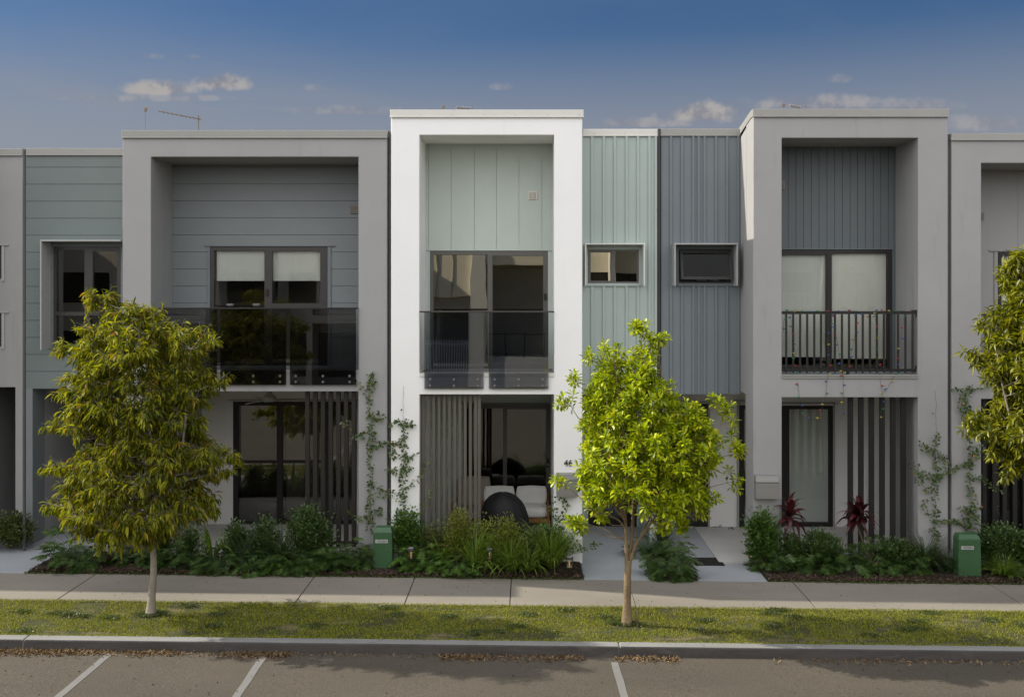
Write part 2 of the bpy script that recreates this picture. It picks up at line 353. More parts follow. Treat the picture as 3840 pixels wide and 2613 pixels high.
# parking lines
def gline(pa, pb_, w=.095, name='parking_line'):
    a = gp(*pa, z0=-.129); b = gp(*pb_, z0=-.129); d = (b-a).normalized(); b = b+d*3.2; s = Vector((-d.y, d.x, 0))*w/2
    m = MB(); n = 14; base = 0
    for i in range(n+1):
        c = a+(b-a)*i/n; j = .004
        for q in (-1, 1):
            p = c+s*q*(1+random.uniform(-.08,.08)); m.v.append((p.x, p.y, -.129+gz(p.x)))
    for i in range(n): m.f.append((2*i, 2*i+1, 2*i+3, 2*i+2))
    return tag(m.build(name, M['line']), kind='structure')
gline((417,2444), (217,2613)); gline((1000,2441), (885,2613)); gline((2304,2481), (2343,2613))
# ------------------------------------------------------------------ house building blocks
def cut_clad(parent, name, m, x0, x1, z0, z1, Y, joints, axis, gap, hole=None, th=.018):
    xs = {x0, x1}; zs = {z0, z1}
    if hole: xs |= {hole[0], hole[1]}; zs |= {max(hole[2], z0), min(hole[3], z1)}
    tgt = xs if axis == 'x' else zs
    js = [j for j in joints if (x0 if axis=='x' else z0)+gap < j < (x1 if axis=='x' else z1)-gap]
    for j in js: tgt |= {j-gap/2, j+gap/2}
    xs = sorted(xs); zs = sorted(zs)
    def fl(i, j, groove=True):
        cx, cz = (xs[i]+xs[i+1])/2, (zs[j]+zs[j+1])/2
        if hole and hole[0] < cx < hole[1] and hole[2] < cz < hole[3]: return False
        if groove:
            c = cx if axis == 'x' else cz
            if any(abs(c-q) < gap/2 for q in js): return False
        return True
    mb = MB(); mb.grid(xs, zs, fl, Y, Y+th)
    mb.grid(xs, zs, lambda i, j: fl(i, j, False), Y+th, Y+th+.08)
    return mb.build(name, m, parent)
def room(parent, x0, x1, z0, z1, Y, depth=2.6, m='room'):
    mb = MB()
    mb.quad((x0,Y+depth,z0),(x1,Y+depth,z0),(x1,Y+depth,z1),(x0,Y+depth,z1))
    mb.quad((x0,Y,z0),(x0,Y+depth,z0),(x0,Y+depth,z1),(x0,Y,z1)); mb.quad((x1,Y,z0),(x1,Y,z1),(x1,Y+depth,z1),(x1,Y+depth,z0))
    mb.quad((x0,Y,z0),(x1,Y,z0),(x1,Y+depth,z0),(x0,Y+depth,z0)); mb.quad((x0,Y,z1),(x0,Y+depth,z1),(x1,Y+depth,z1),(x1,Y,z1))
    return mb.build('room_interior', M[m], parent)
def framed(parent, name, px0, px1, py0, py1, Y, fw, m, panes, glass='glass', th=.07, extra=None):
    """frame of a window or door in the pixel rectangle on plane Y; panes: list of (px0,px1,py0,py1,inset)"""
    mb = MB(); x0, x1, z1, z0 = X_(px0,Y), X_(px1,Y), Z_(py0,Y), Z_(py1,Y)
    rects = [(X_(a,Y), X_(b,Y), Z_(d,Y), Z_(c,Y), e) for a, b, c, d, e in panes]
    xs = sorted({x0, x1} | {r[0] for r in rects} | {r[1] for r in rects}); zs = sorted({z0, z1} | {r[2] for r in rects} | {r[3] for r in rects})
    def fl(i, j):
        cx, cz = (xs[i]+xs[i+1])/2, (zs[j]+zs[j+1])/2
        return not any(r[0] < cx < r[1] and r[2] < cz < r[3] for r in rects)
    mb.grid(xs, zs, fl, Y-.012, Y+th)
    o = mb.build(name, M[m], parent, bevel=.004)
    for r in rects:
        g = MB(); yy = Y+.02+r[4]; g.box(r[0]-.004, r[1]+.004, yy, yy+.006, r[2]-.004, r[3]+.004); g.build('pane', M[glass], o)
    return o
def bar(parent, name, m, px0, px1, py0, py1, Y0, Y1, bevel=.003):
    return MB().pbox(px0, px1, py0, py1, Y0, Y1).build(name, M[m], parent, bevel=bevel)
def vent(parent, px0, px1, py0, py1, Y, m):
    mb = MB(); mb.pbox(px0, px1, py0, py1, Y-.03, Y); o = mb.build('wall_vent', M[m], parent, bevel=.004)
    s = MB(); w = px1-px0; h = py1-py0
    for i in range(8):
        a = py0+3+(h-6)*i/8; s.pbox(px0+3, px1-3, a+1.9, a+2.8, Y-.034, Y-.0302)
    s.build('grille', M['frame'], o)
    s = MB().pbox((px0+px1)/2-.8, (px0+px1)/2+.8, py0+2, py1-2, Y-.037, Y-.0342); s.build('grille_bar', M[m], o)
def decal(parent, px, py, Y, m):
    mb = MB(); r = .019
    for k in range(4):
        c = pt(px, py, Y)+Vector((k*.029-.0435, 0, 0)); n = 16; b = len(mb.v)
        for i in range(n):
            w = 2*math.pi*i/n
            for q in (r, r-.005): mb.v.append((c.x+q*math.cos(w), Y-.001*(k%2), c.z+q*math.sin(w)))
        for i in range(n):
            j = (i+1) % n; mb.f.append((b+2*i, b+2*j, b+2*j+1, b+2*i+1))
    mb.build('ring_decal', M['paper'], parent)
def body(parent, x0, x1, zt, m, Yf=1.25, Yb=9.0, z0=-.3):
    mb = MB()
    mb.box(x0, x0+.12, Yf, Yb, z0, zt); mb.box(x1-.12, x1, Yf, Yb, z0, zt); mb.box(x0+.12, x1-.12, Yb-.12, Yb, z0, zt)
    mb.build('side_wall', M[m], parent)
    MB().box(x0+.12, x1-.12, Yf-.1, Yb-.12, zt-.45, zt-.35).build('roof', M['capg'], parent)
def cap(parent, px0, px1, py0, py1, Y0, Y1, m, over=.012, screws=True):
    mb = MB(); x0, x1, z1, z0 = X_(px0,Y0), X_(px1,Y0), Z_(py0,Y0), Z_(py1,Y0)
    mb.box(x0-over, x1+over, Y0-.022, Y1, z0, z1); mb.box(x0-over-.004, x1+over+.004, Y0-.036, Y0-.0222, z0-.012, z0+.012)
    o = mb.build('parapet_cap', M[m], parent, bevel=.004)
    if screws:
        n = min(12, int((x1-x0)/.55)+1)
        for i in range(n): MB().box(x1-.06-i*.54, x1-.07-i*.54, Y0-.026, Y0-.0222, z0+.028, z0+.038).build('cap_screw', M['capg'], o)
    return o
def roundtube(mb, a, b, r): mb.tube([a, b], r, 10)
def hood(parent, pxo0, pxo1, pyo0, pyo1, pxi0, pxi1, Y, d, m, th=.025, bottom=False):
    """projecting box round a window: outer pixel rectangle at its front edge"""
    Yf = Y-d; x0, x1, z1, z0 = X_(pxo0,Yf), X_(pxo1,Yf), Z_(pyo0,Yf), Z_(pyo1,Yf)
    mb = MB(); mb.box(x0, x1, Yf, Y-.002, z1-th, z1); mb.box(x0, x0+th, Yf, Y-.002, z0, z1-th); mb.box(x1-th, x1, Yf, Y-.002, z0, z1-th)
    return mb.build('window_hood', M[m], parent, bevel=.003)
def glass_balustrade(parent, rail, panels, gm, rm, fix):
    px0, px1, py = rail
    a, b = pt(px0, py, -.045), pt(px1, py, -.045)
    mb = MB(); mb.box(a.x, b.x, -.062, -.028, a.z-.018, a.z+.010)
    o = mb.build('glass_balustrade', M[rm], parent, bevel=.005)
    for (p0, p1, q0, q1) in panels:
        g = MB(); g.pbox(p0, p1, q0, q1, -.055, -.043).build('glass_panel', M[gm], o)
    for (x, y) in fix:
        c = pt(x, y, -.055); m = MB(); m.tube([(c.x, -.072, c.z), (c.x, -.066, c.z), (c.x, -.0, c.z)], [.017, .021, .018], 14)
        m.build('glass_fixing', M['chrome'], o)
    return o
def battens(parent, xs_px, w_px, py0, py1, Y, depth, m, rails=()):
    mb = MB()
    for p in xs_px:
        x = X_(p, Y); w = w_px*(DIST+Y)/F
        mb.box(x, x+w, Y, Y+depth, Z_(py1,Y), Z_(py0,Y))
    for (a, b, c, d) in rails: mb.box(X_(a,Y), X_(b,Y), Y+.012, Y+depth-.012, Z_(d,Y), Z_(c,Y))
    return mb.build('batten_screen', M[m], parent, bevel=.003)
YB = 1.03      # upper recess back plane / batten walls
YG = 2.62      # patio back wall
# ------------------------------------------------------------------ house C : white centre house
def front_frame(parent, name, m, pxs, pys, holes, depth):
    """pxs/pys pixel lines on the front plane; holes: cells open"""
    xs = [X_(p) for p in pxs]; zs = sorted([Z_(p) if p is not None else -.3 for p in pys])
    n = len(zs)-1
    mb = MB(); mb.grid(xs, zs, lambda i, j: (i, n-1-j) not in holes, 0, depth)
    return mb.build(name, M[m], parent, bevel=.012, seg=2)
hC = empty('terrace_house', (0, 0, 0), 'bright white two storey terrace house with number 46 and pale green upper cladding', 'house')
front_frame(hC, 'wall', 'white', [1466,1573,2078,2184], [441,507,1401,1479,None], {(1,1),(1,3)}, YB)
cap(hC, 1466, 2186, 413, 440, 0, 1.6, 'capw')
x0, x1 = X_(1466), X_(2184)
# balcony floor ledge trim, recess ceiling is part of the frame
bar(hC, 'ledge_trim', 'capw', 1573, 2078, 1400, 1414, -.014, .3)
MB().box(X_(1573)-.2, x1, YB+.001, YG+.1, Z_(1479)+.05, Z_(1401)-.0).build('balcony_floor', M['ceil'], hC)
MB().box(X_(1573)+.0, X_(2078), .3, YB, Z_(1401)-.02, Z_(1401)+.006).build('balcony_tiles', M['kerb'], hC)
# upper back wall with vertical panels
Yb = YB+.0
hx = (X_(1612,Yb), X_(2055,Yb), Z_(1385,Yb)-.05, Z_(941,Yb))
cut_clad(hC, 'upper_cladding', M['cladC'], X_(1573,0)-.06, X_(2078,0)+.06, Z_(1401)-.05, Z_(500,0), Yb, [X_(p,Yb) for p in (1607,1692,1779,1862,1946,2032)], 'x', .007, hx)
bar(hC, 'door_flashing', 'cladC', 1598, 2075, 936, 940, Yb-.02, Yb)
d = framed(hC, 'sliding_door', 1612, 2055, 941, 1389, Yb+.01, 0, 'frameC', [(1625,1828,956,1374,.015), (1847,2037,960,1362,.0)], 'glassC')
MB().pbox(2040,2050,1101,1125,Yb-.03,Yb-.003).build('door_handle', M['dark'], d, bevel=.004)
room(hC, X_(1590,Yb), X_(2072,Yb), Z_(1389,Yb)-.02, Z_(925,Yb), Yb+.1, 3.0)
MB().box(X_(1850,Yb), X_(2040,Yb), Yb+.16, Yb+.17, Z_(1000,Yb), Z_(950,Yb)).build('roller_blind', M['blind'], hC)
vent(hC, 1981, 2014, 717, 749, Yb, 'vent')
glass_balustrade(hC, (1573,2078,1168), [(1591,1814,1171,1458), (1833,2057,1171,1458)], 'smokeC', 'frame',
    [(x, y) for x in (1613,1702,1791,1855,1945,2035) for y in (1423,1446)])
# ground floor
zc = Z_(1479)
for a, b in ((1466,1573),(2078,2182)): MB().box(X_(a), X_(b), YB, YG, -.3, zc).build('patio_side_wall', M['white'], hC)
gx = (X_(1735,YG), X_(2067,YG), .0, Z_(1516,YG))
cut_clad(hC, 'patio_wall', M['cladC'], X_(1573), X_(2078), -.2, zc+.02, YG, [X_(p,YG) for p in (1700,1800,1862,1920,2000)], 'x', .007, gx)
d = framed(hC, 'sliding_door', 1735, 2067, 1516, 1976, YG+.01, 0, 'frameC', [(1748,1886,1531,1962,.015), (1901,2047,1534,1955,.0)], 'glassd')
MB().pbox(2050,2059,1718,1752,YG-.03,YG-.003).build('door_handle', M['black'], d, bevel=.004)
MB().pbox(2053,2057,1738,1745,YG-.034,YG-.031).build('door_lock', M['chrome'], d)
decal(d, 1858, 1780, YG+.02, 'paper')
bar(hC, 'door_flashing', 'frameC', 1720, 2070, 1511, 1515, YG-.03, YG)
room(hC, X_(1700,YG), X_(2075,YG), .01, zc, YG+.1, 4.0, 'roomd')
MB().box(X_(1573), X_(2078), .1, YG, -.2, .03).build('patio_floor', M['patf'], hC)
bt = battens(hC, [1582+19.6*i for i in range(11)], 11.0, 1484, 2062, .12, .055, 'battC', ((1578,1802,1479,1485),))
MB().box(X_(1791,.12), X_(1803,.12), .12, .21, .02, Z_(1479,.12)).build('screen_post', M['battC'], bt, bevel=.003)
MB().box(X_(1573,.12)+.004, X_(1581,.12), .12, .21, .02, Z_(1479,.12)).build('screen_post', M['battC'], bt, bevel=.003)
def text_obj(s, size, loc, m, parent, name, depth=.004, rot=(R(90),0,0), sx=1.0):
    c = bpy.data.curves.new(name, 'FONT'); c.body = s; c.size = size; c.extrude = depth; c.align_x = 'CENTER'; c.align_y = 'CENTER'
    o = bpy.data.objects.new(name, c); COL.objects.link(o); o.rotation_euler = rot; o.scale = (sx,1,1)
    bpy.context.view_layer.update()
    me = bpy.data.meshes.new_from_object(o.evaluated_get(bpy.context.evaluated_depsgraph_get()))
    o2 = bpy.data.objects.new(name, me); COL.objects.link(o2); o2.rotation_euler = rot; o2.scale = (sx,1,1)
    bpy.data.objects.remove(o); me.materials.clear(); me.materials.append(m)
    o2.parent = parent; off = Vector((0,0,0)); p = parent
    while p is not None: off += p.location; p = p.parent
    o2.location = Vector(loc)-off
    return o2
text_obj('46', .150, (X_(2131,-.02), -.012, Z_(1736)), M['black'], hC, 'house_number', .006)
body(hC, x0, X_(2466,YB), 7.3, 'white')
# batten wall right of the frame
def batten_wall(parent, mname, m, px0, px1, py0, py1, Y, bx, bw, hole=None, cuts=()):
    xx0, xx1, z1, z0 = X_(px0,Y), X_(px1,Y), Z_(py0,Y), Z_(py1,Y)
    xs = [xx0, xx1]; zs = [z0, z1]
    if hole: xs = [xx0, hole[0], hole[1], xx1]; zs = [z0, hole[2], hole[3], z1]
    mb = MB(); mb.grid(xs, zs, lambda i, j: not (hole and i == 1 and j == 1), Y, Y+.1)
    for p in bx:
        a = X_(p,Y-.03); b = a+bw*(DIST+Y)/F
        if hole and b > hole[0]-.1 and a < hole[1]+.1:
            mb.box(a, b, Y-.03, Y-.0005, z0, hole[2]-.055); mb.box(a, b, Y-.03, Y-.0005, hole[3]+.03, z1)
        else: mb.box(a, b, Y-.03, Y-.0005, z0, z1)
    return mb.build(mname, M[m], parent, bevel=.003)
hl = (X_(2205,YB), X_(2396,YB), Z_(1062,YB), Z_(936,YB))
batten_wall(hC, 'batten_cladding', 'cladCb', 2184, 2464, 509, 1478, YB, [2216,2259.8,2301,2345.5,2387.8,2431,2455], 9.5, hl)
cap(hC, 2186, 2466, 485, 510, YB, 2.2, 'capw', 0)
w = framed(hC, 'window', 2205, 2396, 936, 1062, YB+.02, 0, 'frameC', [(2215,2291,947,1053,.0), (2305,2389,944,1056,.015)], 'glassC')
room(hC, X_(2190,YB), X_(2410,YB), Z_(1085,YB), Z_(920,YB), YB+.11, 2.0)
hood(hC, 2194, 2419, 912, 1072, 0, 0, YB, .27, 'hoodw')
bar(hC, 'window_sill', 'cladCb', 2200, 2402, 1064, 1073, YB-.035, YB)
# entry recess of C
MB().box(X_(2184), X_(2464,YB), YB+.102, YG+.1, Z_(1478,YB), Z_(1478,YB)+.25).build('porch_ceiling', M['ceil'], hC)
dx0, dx1 = X_(2206,YG), X_(2388,YG)
mb = MB(); mb.grid([X_(2184), dx0, dx1, X_(2464,YB)], [-.1, Z_(1514,YG), Z_(1478,YB)+.02], lambda i, j: not (i == 1 and j == 0), YG, YG+.12); mb.build('entry_wall', M['cladCb'], hC)
d = framed(hC, 'front_door', 2206, 2388, 1514, 1977, YG+.02, 0, 'doord', [(2236,2330,1560,1940,.0)], 'glassd')
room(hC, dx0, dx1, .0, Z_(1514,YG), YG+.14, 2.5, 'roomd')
MB().box(X_(2436,1.0), X_(2464,1.0), 1.0, YG, -.2, Z_(1478,1.0)).build('dividing_wall', M['cladCb'], hC, bevel=.006)
ep = MB(); slab(ep, X_(2184), 3.9, 1.17, YG+.1, -.1, .024); ps = tag(ep.build('porch_slab', M['entry'], bevel=.004), kind='structure')
mb = MB(); mb.tube([(X_(2471,YB),YB-.03,Z_(486,YB)), (X_(2471,YB),YB-.03,.02)], .026, 12); 
dp = mb.build('downpipe', M['pipe'], hC)
for py in (780, 1240, 1690): MB().pbox(2465,2477,py,py+8,YB-.06,YB-.004).build('pipe_bracket', M['pipe'], dp)
MB().box(X_(2464,YB)+.002, X_(2478,YB), YB+.02, 1.3, -.2, Z_(490,YB)).build('expansion_gap', M['black'], hC)
# ------------------------------------------------------------------ house D : grey, balcony with metal balusters
hD = empty('terrace_house', (6, 0, 0), 'grey terrace house with metal baluster balcony hung with coloured lights', 'house')
front_frame(hD, 'wall', 'grey', [2825,2932,3443,3555], [438,518,1407,1490,None], {(1,1),(1,3)}, .55)
mb = MB(); xs = [X_(2825), X_(2932), X_(3443), X_(3555)]; zs = [Z_(1490), Z_(1407), Z_(518), 7.56]
mb.grid(xs, zs, lambda i, j: not (i == 1 and j == 1), .55, YB); mb.build('wall', M['grey'], hD)
# raked side parapet: front high, falling to the rear
z1 = Z_(438)
for a, b in ((xs[0], xs[0]+.2), (xs[3]-.2, xs[3])):
    mb = MB(); mb.hexa([(a,.551,7.5),(b,.551,7.5),(b,3.2,6.9),(a,3.2,6.9),(a,.551,z1-.07),(b,.551,z1-.07),(b,3.2,7.1),(a,3.2,7.1)]); mb.build('side_parapet', M['grey'], hD)
mb = MB(); zt0, zt1 = Z_(438), Z_(410)
mb.box(xs[0]-.012, xs[3]+.012, -.022, .16, zt0, zt1)
mb.box(xs[0]-.016, xs[3]+.016, -.036, -.0222, zt0-.012, zt0+.012)
for a, b in ((xs[0]-.012, xs[0]+.22), (xs[3]-.22, xs[3]+.012)):
    mb.hexa([(a,.1601,zt0),(b,.1601,zt0),(b,3.2,7.1),(a,3.2,7.1),(a,.1601,zt1),(b,.1601,zt1),(b,3.2,7.25),(a,3.2,7.25)])
mb.build('parapet_cap', M['capg'], hD, bevel=.003)
for i in range(6): MB().box(xs[0]+.12+i*.62, xs[0]+.13+i*.62, -.026, -.0222, zt0+.028, zt0+.038).build('cap_screw', M['ventg'], hD)
MB().pbox(2932,3443,1406,1411,-.03,.2).pbox(2932,3443,1411.5,1420,-.018,-.001).build('ledge_trim', M['capg'], hD, bevel=.003)
MB().box(xs[1], xs[2], .2, YB, Z_(1407)-.02, Z_(1407)+.006).build('balcony_tiles', M['cladD'], hD)
MB().box(xs[0], xs[3]-.02, YB+.001, YG+.1, Z_(1490)+.05, Z_(1407)).build('balcony_floor', M['ceil'], hD)
hx = (X_(2900,YB), X_(3346,YB), Z_(1392,YB)-.05, Z_(935,YB))
cut_clad(hD, 'upper_cladding', M['cladDb'], xs[1]-.06, xs[2]+.06, Z_(1407)-.05, Z_(510,0), YB, [X_(2880+q/2.42,YB) for q in (183,253,323,393,463,535,605,675,745,813,885,955,1023,1092,1145)], 'x', .008, hx)
bar(hD, 'door_flashing', 'cladD', 2925, 3350, 931, 935, YB-.02, YB)
d = framed(hD, 'sliding_door', 2900, 3346, 935, 1392, YB+.01, 0, 'dark', [(2912,3099,956,1374,.0), (3119,3328,951,1374,.015)], 'glass')
for k, (a, b, c, e, mm) in enumerate(((2905,3102,955,1340,'blindg'), (3112,3330,945,1346,'blind'))):
    MB().box(X_(a,YB), X_(b,YB), YB+.10, YB+.11, Z_(e,YB), Z_(c,YB)).build('roller_blind', M[mm], d)
decal(d, 3167, 1155, YB+.02, 'ventg'); decal(d, 3266, 1155, YB+.02, 'ventg')
room(hD, X_(2890,YB), X_(3360,YB), Z_(1392,YB)-.02, Z_(915,YB), YB+.12, 2.5, 'roomd')
vent(hD, 2914, 2944, 680, 711, YB, 'ventg')
# baluster railing
rl = MB(); Yr = .06
rl.pbox(2932,3443,1167,1178,Yr-.012,Yr+.038); rl.pbox(2934,3440,1383,1393,Yr+.004,Yr+.030)
rl = rl.build('balcony_railing', M['dark'], hD, bevel=.004)
for q in (158,221,284,348,412,474,538,600,664,728,792,853,918,981,1045,1110,1173,1240,1305):
    p = 2880+q/2.42; MB().pbox(p, p+7.5, 1178.3, 1398, Yr-.02, Yr+.003).build('baluster', M['dark'], rl, bevel=.003)
for q in ((3421,3442,1162.5,1166.7,Yr-.02,Yr+.05),(3435,3441,1178.3,1190,Yr,Yr+.03),(3434,3440,1372,1382.6,Yr,Yr+.03)): MB().pbox(*q).build('rail_bracket', M['dark'], rl)
MB().pbox(3175,3184,1393.3,1405,Yr,Yr+.03).build('rail_foot', M['dark'], rl)
# ground floor D
zc = Z_(1490)
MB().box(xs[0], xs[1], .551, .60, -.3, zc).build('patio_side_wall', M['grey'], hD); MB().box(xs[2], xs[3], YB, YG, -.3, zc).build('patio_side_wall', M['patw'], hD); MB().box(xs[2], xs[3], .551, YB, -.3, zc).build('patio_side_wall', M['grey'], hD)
gx = (X_(2918,YG), X_(3124,YG), .0, Z_(1520,YG))
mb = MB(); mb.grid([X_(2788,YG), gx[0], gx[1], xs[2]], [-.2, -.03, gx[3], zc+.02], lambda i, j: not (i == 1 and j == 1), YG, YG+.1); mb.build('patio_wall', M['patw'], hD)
mb = MB(); mb.pbox(3126,3131,1512,1985,YG-.015,YG); mb.pbox(2900,3131,1508,1513,YG-.03,YG); mb.pbox(2900,3146,1513.5,1515,YG-.04,YG); mb.build('door_trim', M['capg'], hD)
d = framed(hD, 'glazed_door', 2918, 3124, 1520, 1984, YG+.01, 0, 'dark', [(2960,3108,1534,1958,.0)], 'glass')
MB().box(X_(2958,YG), X_(3110,YG), YG+.06, YG+.07, Z_(1960,YG), Z_(1530,YG)).build('frosted_screen', M['frost'], d)
MB().pbox(2961,2980,1938,1957,YG+.005,YG+.02).build('notice_sticker', M['paper'], d)
decal(d, 3075, 1775, YG+.02, 'ventg')
MB().box(X_(2932)-1.05, xs[2], .1, YG, -.2, .0).build('patio_floor', M['patf'], hD)
battens(hD, [3181,3220.7,3260,3300,3340,3379.5], 19, 1490.5, 2072, .12, .05, 'battD', ())
Ym = 1.5
m1 = MB().pbox(3330,3392,1680,1842,Ym,Ym+.12).build('meter_cabinet', M['hoodg'], hD, bevel=.005)
MB().pbox(3359,3361,1684,1838,Ym-.004,Ym-.0005).build('cabinet_seam', M['dark'], m1)
MB().pbox(3362,3392,1908,1955,Ym,Ym+.10).build('pipe_box', M['cladD'], hD, bevel=.004)
MB().pbox(3325,3333,1742,1756,YG-.04,YG-.001).build('wall_tap', M['dark'], hD)
# left return of D: entry recess
MB().box(X_(2775,YB), xs[0]-.001, YB, YB+.1, Z_(1480,YB), 7.5).build('side_wall', M['grey'], hD)
batten_wall(hD, 'batten_cladding', 'cladD', 2479, 2776, 509, 1478, YB, [2511.5,2553.5,2595.5,2616,2638,2681,2722.5,2765], 9, (X_(2546,YB), X_(2742,YB), Z_(1060,YB), Z_(934,YB)))
cap(hD, 2476, 2776, 484, 509, YB, 2.2, 'capg', 0)
hood(hD, 2529, 2768, 912, 1072, 0, 0, YB, .33, 'hoodg')
bar(hD, 'window_sill', 'cladD', 2540, 2750, 1063, 1073, YB-.035, YB)
w = framed(hD, 'awning_window', 2546, 2742, 934, 1060, YB+.02, 0, 'dark', [(2553,2735,942,1053,.05)], 'glassd')
w.data.transform
# tilted open sash
za, zb = Z_(940,YB), Z_(1050,YB); a0, a1 = X_(2549,YB), X_(2739,YB); o_ = .13
sm = MB()
def sp(x, t, off): return (x, YB-.03-o_*t+off*.98, za+(zb-za)*t*.985)
for (u0, u1, t0, t1) in ((a0, a1, 0, .09), (a0, a1, .90, 1.0), (a0, a0+.045, .09, .90), (a1-.045, a1, .09, .90)):
    sm.hexa([sp(u0,t1,-.02), sp(u1,t1,-.02), sp(u1,t1,.02), sp(u0,t1,.02), sp(u0,t0,-.02), sp(u1,t0,-.02), sp(u1,t0,.02), sp(u0,t0,.02)])
sh = sm.build('open_sash', M['dark'], w)
g = MB(); g.hexa([sp(a0+.04,.92,-.004), sp(a1-.04,.92,-.004), sp(a1-.04,.92,.004), sp(a0+.04,.92,.004), sp(a0+.04,.07,-.004), sp(a1-.04,.07,-.004), sp(a1-.04,.07,.004), sp(a0+.04,.07,.004)])
g.build('sash_glass', M['glasst'], sh)
room(hD, X_(2530,YB), X_(2760,YB), Z_(1085,YB), Z_(920,YB), YB+.12, 2.0, 'roomd')
MB().box(X_(2478,YB), xs[0]+.0, YB+.101, YG+.1, Z_(1478,YB), Z_(1478,YB)+.25).build('porch_ceiling', M['ceil'], hD)
dz = Z_(1513,YG); dxa, dxb = X_(2530,YG), X_(2655,YG)
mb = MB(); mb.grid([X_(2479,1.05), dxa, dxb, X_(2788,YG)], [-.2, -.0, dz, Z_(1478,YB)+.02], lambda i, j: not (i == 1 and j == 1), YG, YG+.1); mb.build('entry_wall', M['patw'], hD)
mb = MB(); mb.pbox(2656,2662,1508,1975,YG-.015,YG); mb.pbox(2510,2670,1505,1510,YG-.03,YG); mb.build('door_trim', M['capg'], hD)
d = framed(hD, 'front_door', 2530, 2655, 1513, 1974, YG+.01, 0, 'doord', [(2545,2632,1532,1950,.0)], 'glassd')
room(hD, dxa, dxb, .0, dz, YG+.12, 2.5, 'roomd')
d = framed(hD, 'side_door', 2773, 2830, 1520, 1980, YG-.05, 0, 'doord', [(2790,2822,1535,1965,.0)], 'glassd', th=.03)
MB().pbox(2778,2786,1718,1752,YG-.08,YG-.063).build('door_handle', M['black'], d, bevel=.003)
MB().pbox(2766,2772,1506,1980,YG-.07,YG-.001).pbox(2752,2800,1500,1505,YG-.07,YG-.001).build('door_trim', M['capg'], hD)
MB().box(X_(2478,YB)+.02, X_(2492,YB), 1.1, YG, -.2, Z_(1478,YB)).build('dividing_wall', M['greyA'], hD)
body(hD, X_(2480,YB), xs[3]-.0, 7.05, 'grey')
MB().box(X_(3555)+.003, X_(3569)-.003, .12, 1.3, -.3, Z_(505)).build('expansion_gap', M['black'], hD)
mb = MB(); mb.tube([(X_(3562), .07, Z_(503)), (X_(3562), .07, -.1)], .030, 12); dp = mb.build('downpipe', M['pipeg'], hD)
for py in (740, 1425, 1980): MB().tube([(X_(3562), .07, Z_(py)), (X_(3562), .07, Z_(py+9))], .036, 12).build('pipe_collar', M['pipeg'], dp)
# ------------------------------------------------------------------ house B : wide grey house on the left
hB = empty('terrace_house', (-4, 0, 0), 'wide grey terrace house with smoked glass balcony and grey boards', 'house')
front_frame(hB, 'wall', 'grey', [459,566,1344,1451], [517,589,1389,1468,None], {(1,1),(1,3)}, YB)
cap(hB, 459, 1450, 490, 517, 0, 1.6, 'capg')
xs = [X_(459), X_(566), X_(1344), X_(1451)]
MB().pbox(566,1344,1388,1398,-.016,.15).build('ledge_trim', M['capg'], hB, bevel=.003)
MB().box(xs[1], xs[2], .15, YB, Z_(1389)-.02, Z_(1389)+.006).build('balcony_tiles', M['cladD'], hB)
MB().box(xs[0], xs[3]-.02, YB+.001, YG+.2, Z_(1468)+.05, Z_(1389)).build('balcony_floor', M['ceil'], hB)
hx = (X_(788,YB), X_(1228,YB), Z_(1376,YB)-.05, Z_(924,YB))
cut_clad(hB, 'upper_cladding', M['cladB'], xs[1]-.06, xs[2]+.06, Z_(1389)-.05, Z_(580,0), YB, [Z_(626+63.8*i,YB) for i in range(13)], 'z', .009, hx)
bar(hB, 'door_trim', 'cladD', 776, 787, 926, 1376, YB-.02, YB-.0005); bar(hB, 'door_trim', 'cladD', 1229, 1241, 926, 1376, YB-.02, YB-.0005)
bar(hB, 'door_flashing', 'cladD', 766, 1256, 920, 924, YB-.03, YB-.0005)
d = framed(hB, 'sliding_door', 788, 1228, 924, 1376, YB+.01, 0, 'frame', [(803,992,940,1364,.02), (1021,1201,942,1138,.0), (1021,1201,1153,1360,.0)], 'glass')
MB().pbox(996,1005,1084,1109,YB-.03,YB-.003).build('door_handle', M['black'], d, bevel=.003)
for a, b in ((806,990), (1012,1222)): MB().box(X_(a,YB), X_(b,YB), YB+.11, YB+.12, Z_(1053,YB), Z_(934,YB)).build('roller_blind', M['blindg'], d)
for p in (862, 960): decal(d, p, 1142, YB+.03, 'paper')
room(hB, X_(770,YB), X_(1250,YB), Z_(1376,YB)-.02, Z_(905,YB), YB+.13, 3.0)
vent(hB, 1312, 1346, 770, 801, YB, 'ventg')
glass_balustrade(hB, (566,1344,1155), [(578,813,1158,1443), (826,1073,1158,1443), (1087,1335,1158,1443)], 'smoke', 'dark',
    [(x, y) for x in (600,695,790,848,950,1050,1109,1211,1311) for y in (1410,1432)])
zc = Z_(1468)
MB().box(xs[0]+.02, xs[1], YB, 3.2, -.3, zc).build('patio_side_wall', M['grey'], hB); MB().box(xs[2], xs[3], YB, YG, -.3, zc).build('patio_side_wall', M['grey'], hB)
gx = (X_(874,YG), X_(1338,YG), .0, Z_(1505,YG))
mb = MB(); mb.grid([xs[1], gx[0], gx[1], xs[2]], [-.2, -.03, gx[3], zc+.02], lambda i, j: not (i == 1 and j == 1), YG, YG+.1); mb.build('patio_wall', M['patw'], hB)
bar(hB, 'door_flashing', 'capg', 855, 1344, 1499, 1503, YG-.03, YG-.0005)
d = framed(hB, 'sliding_door', 874, 1338, 1505, 1966, YG+.01, 0, 'dark', [(893,1038,1520,1726,.0), (893,1038,1735,1952,.0), (1060,1216,1520,1726,.0), (1060,1216,1735,1952,.0), (1236,1326,1520,1952,.02)], 'glassd')
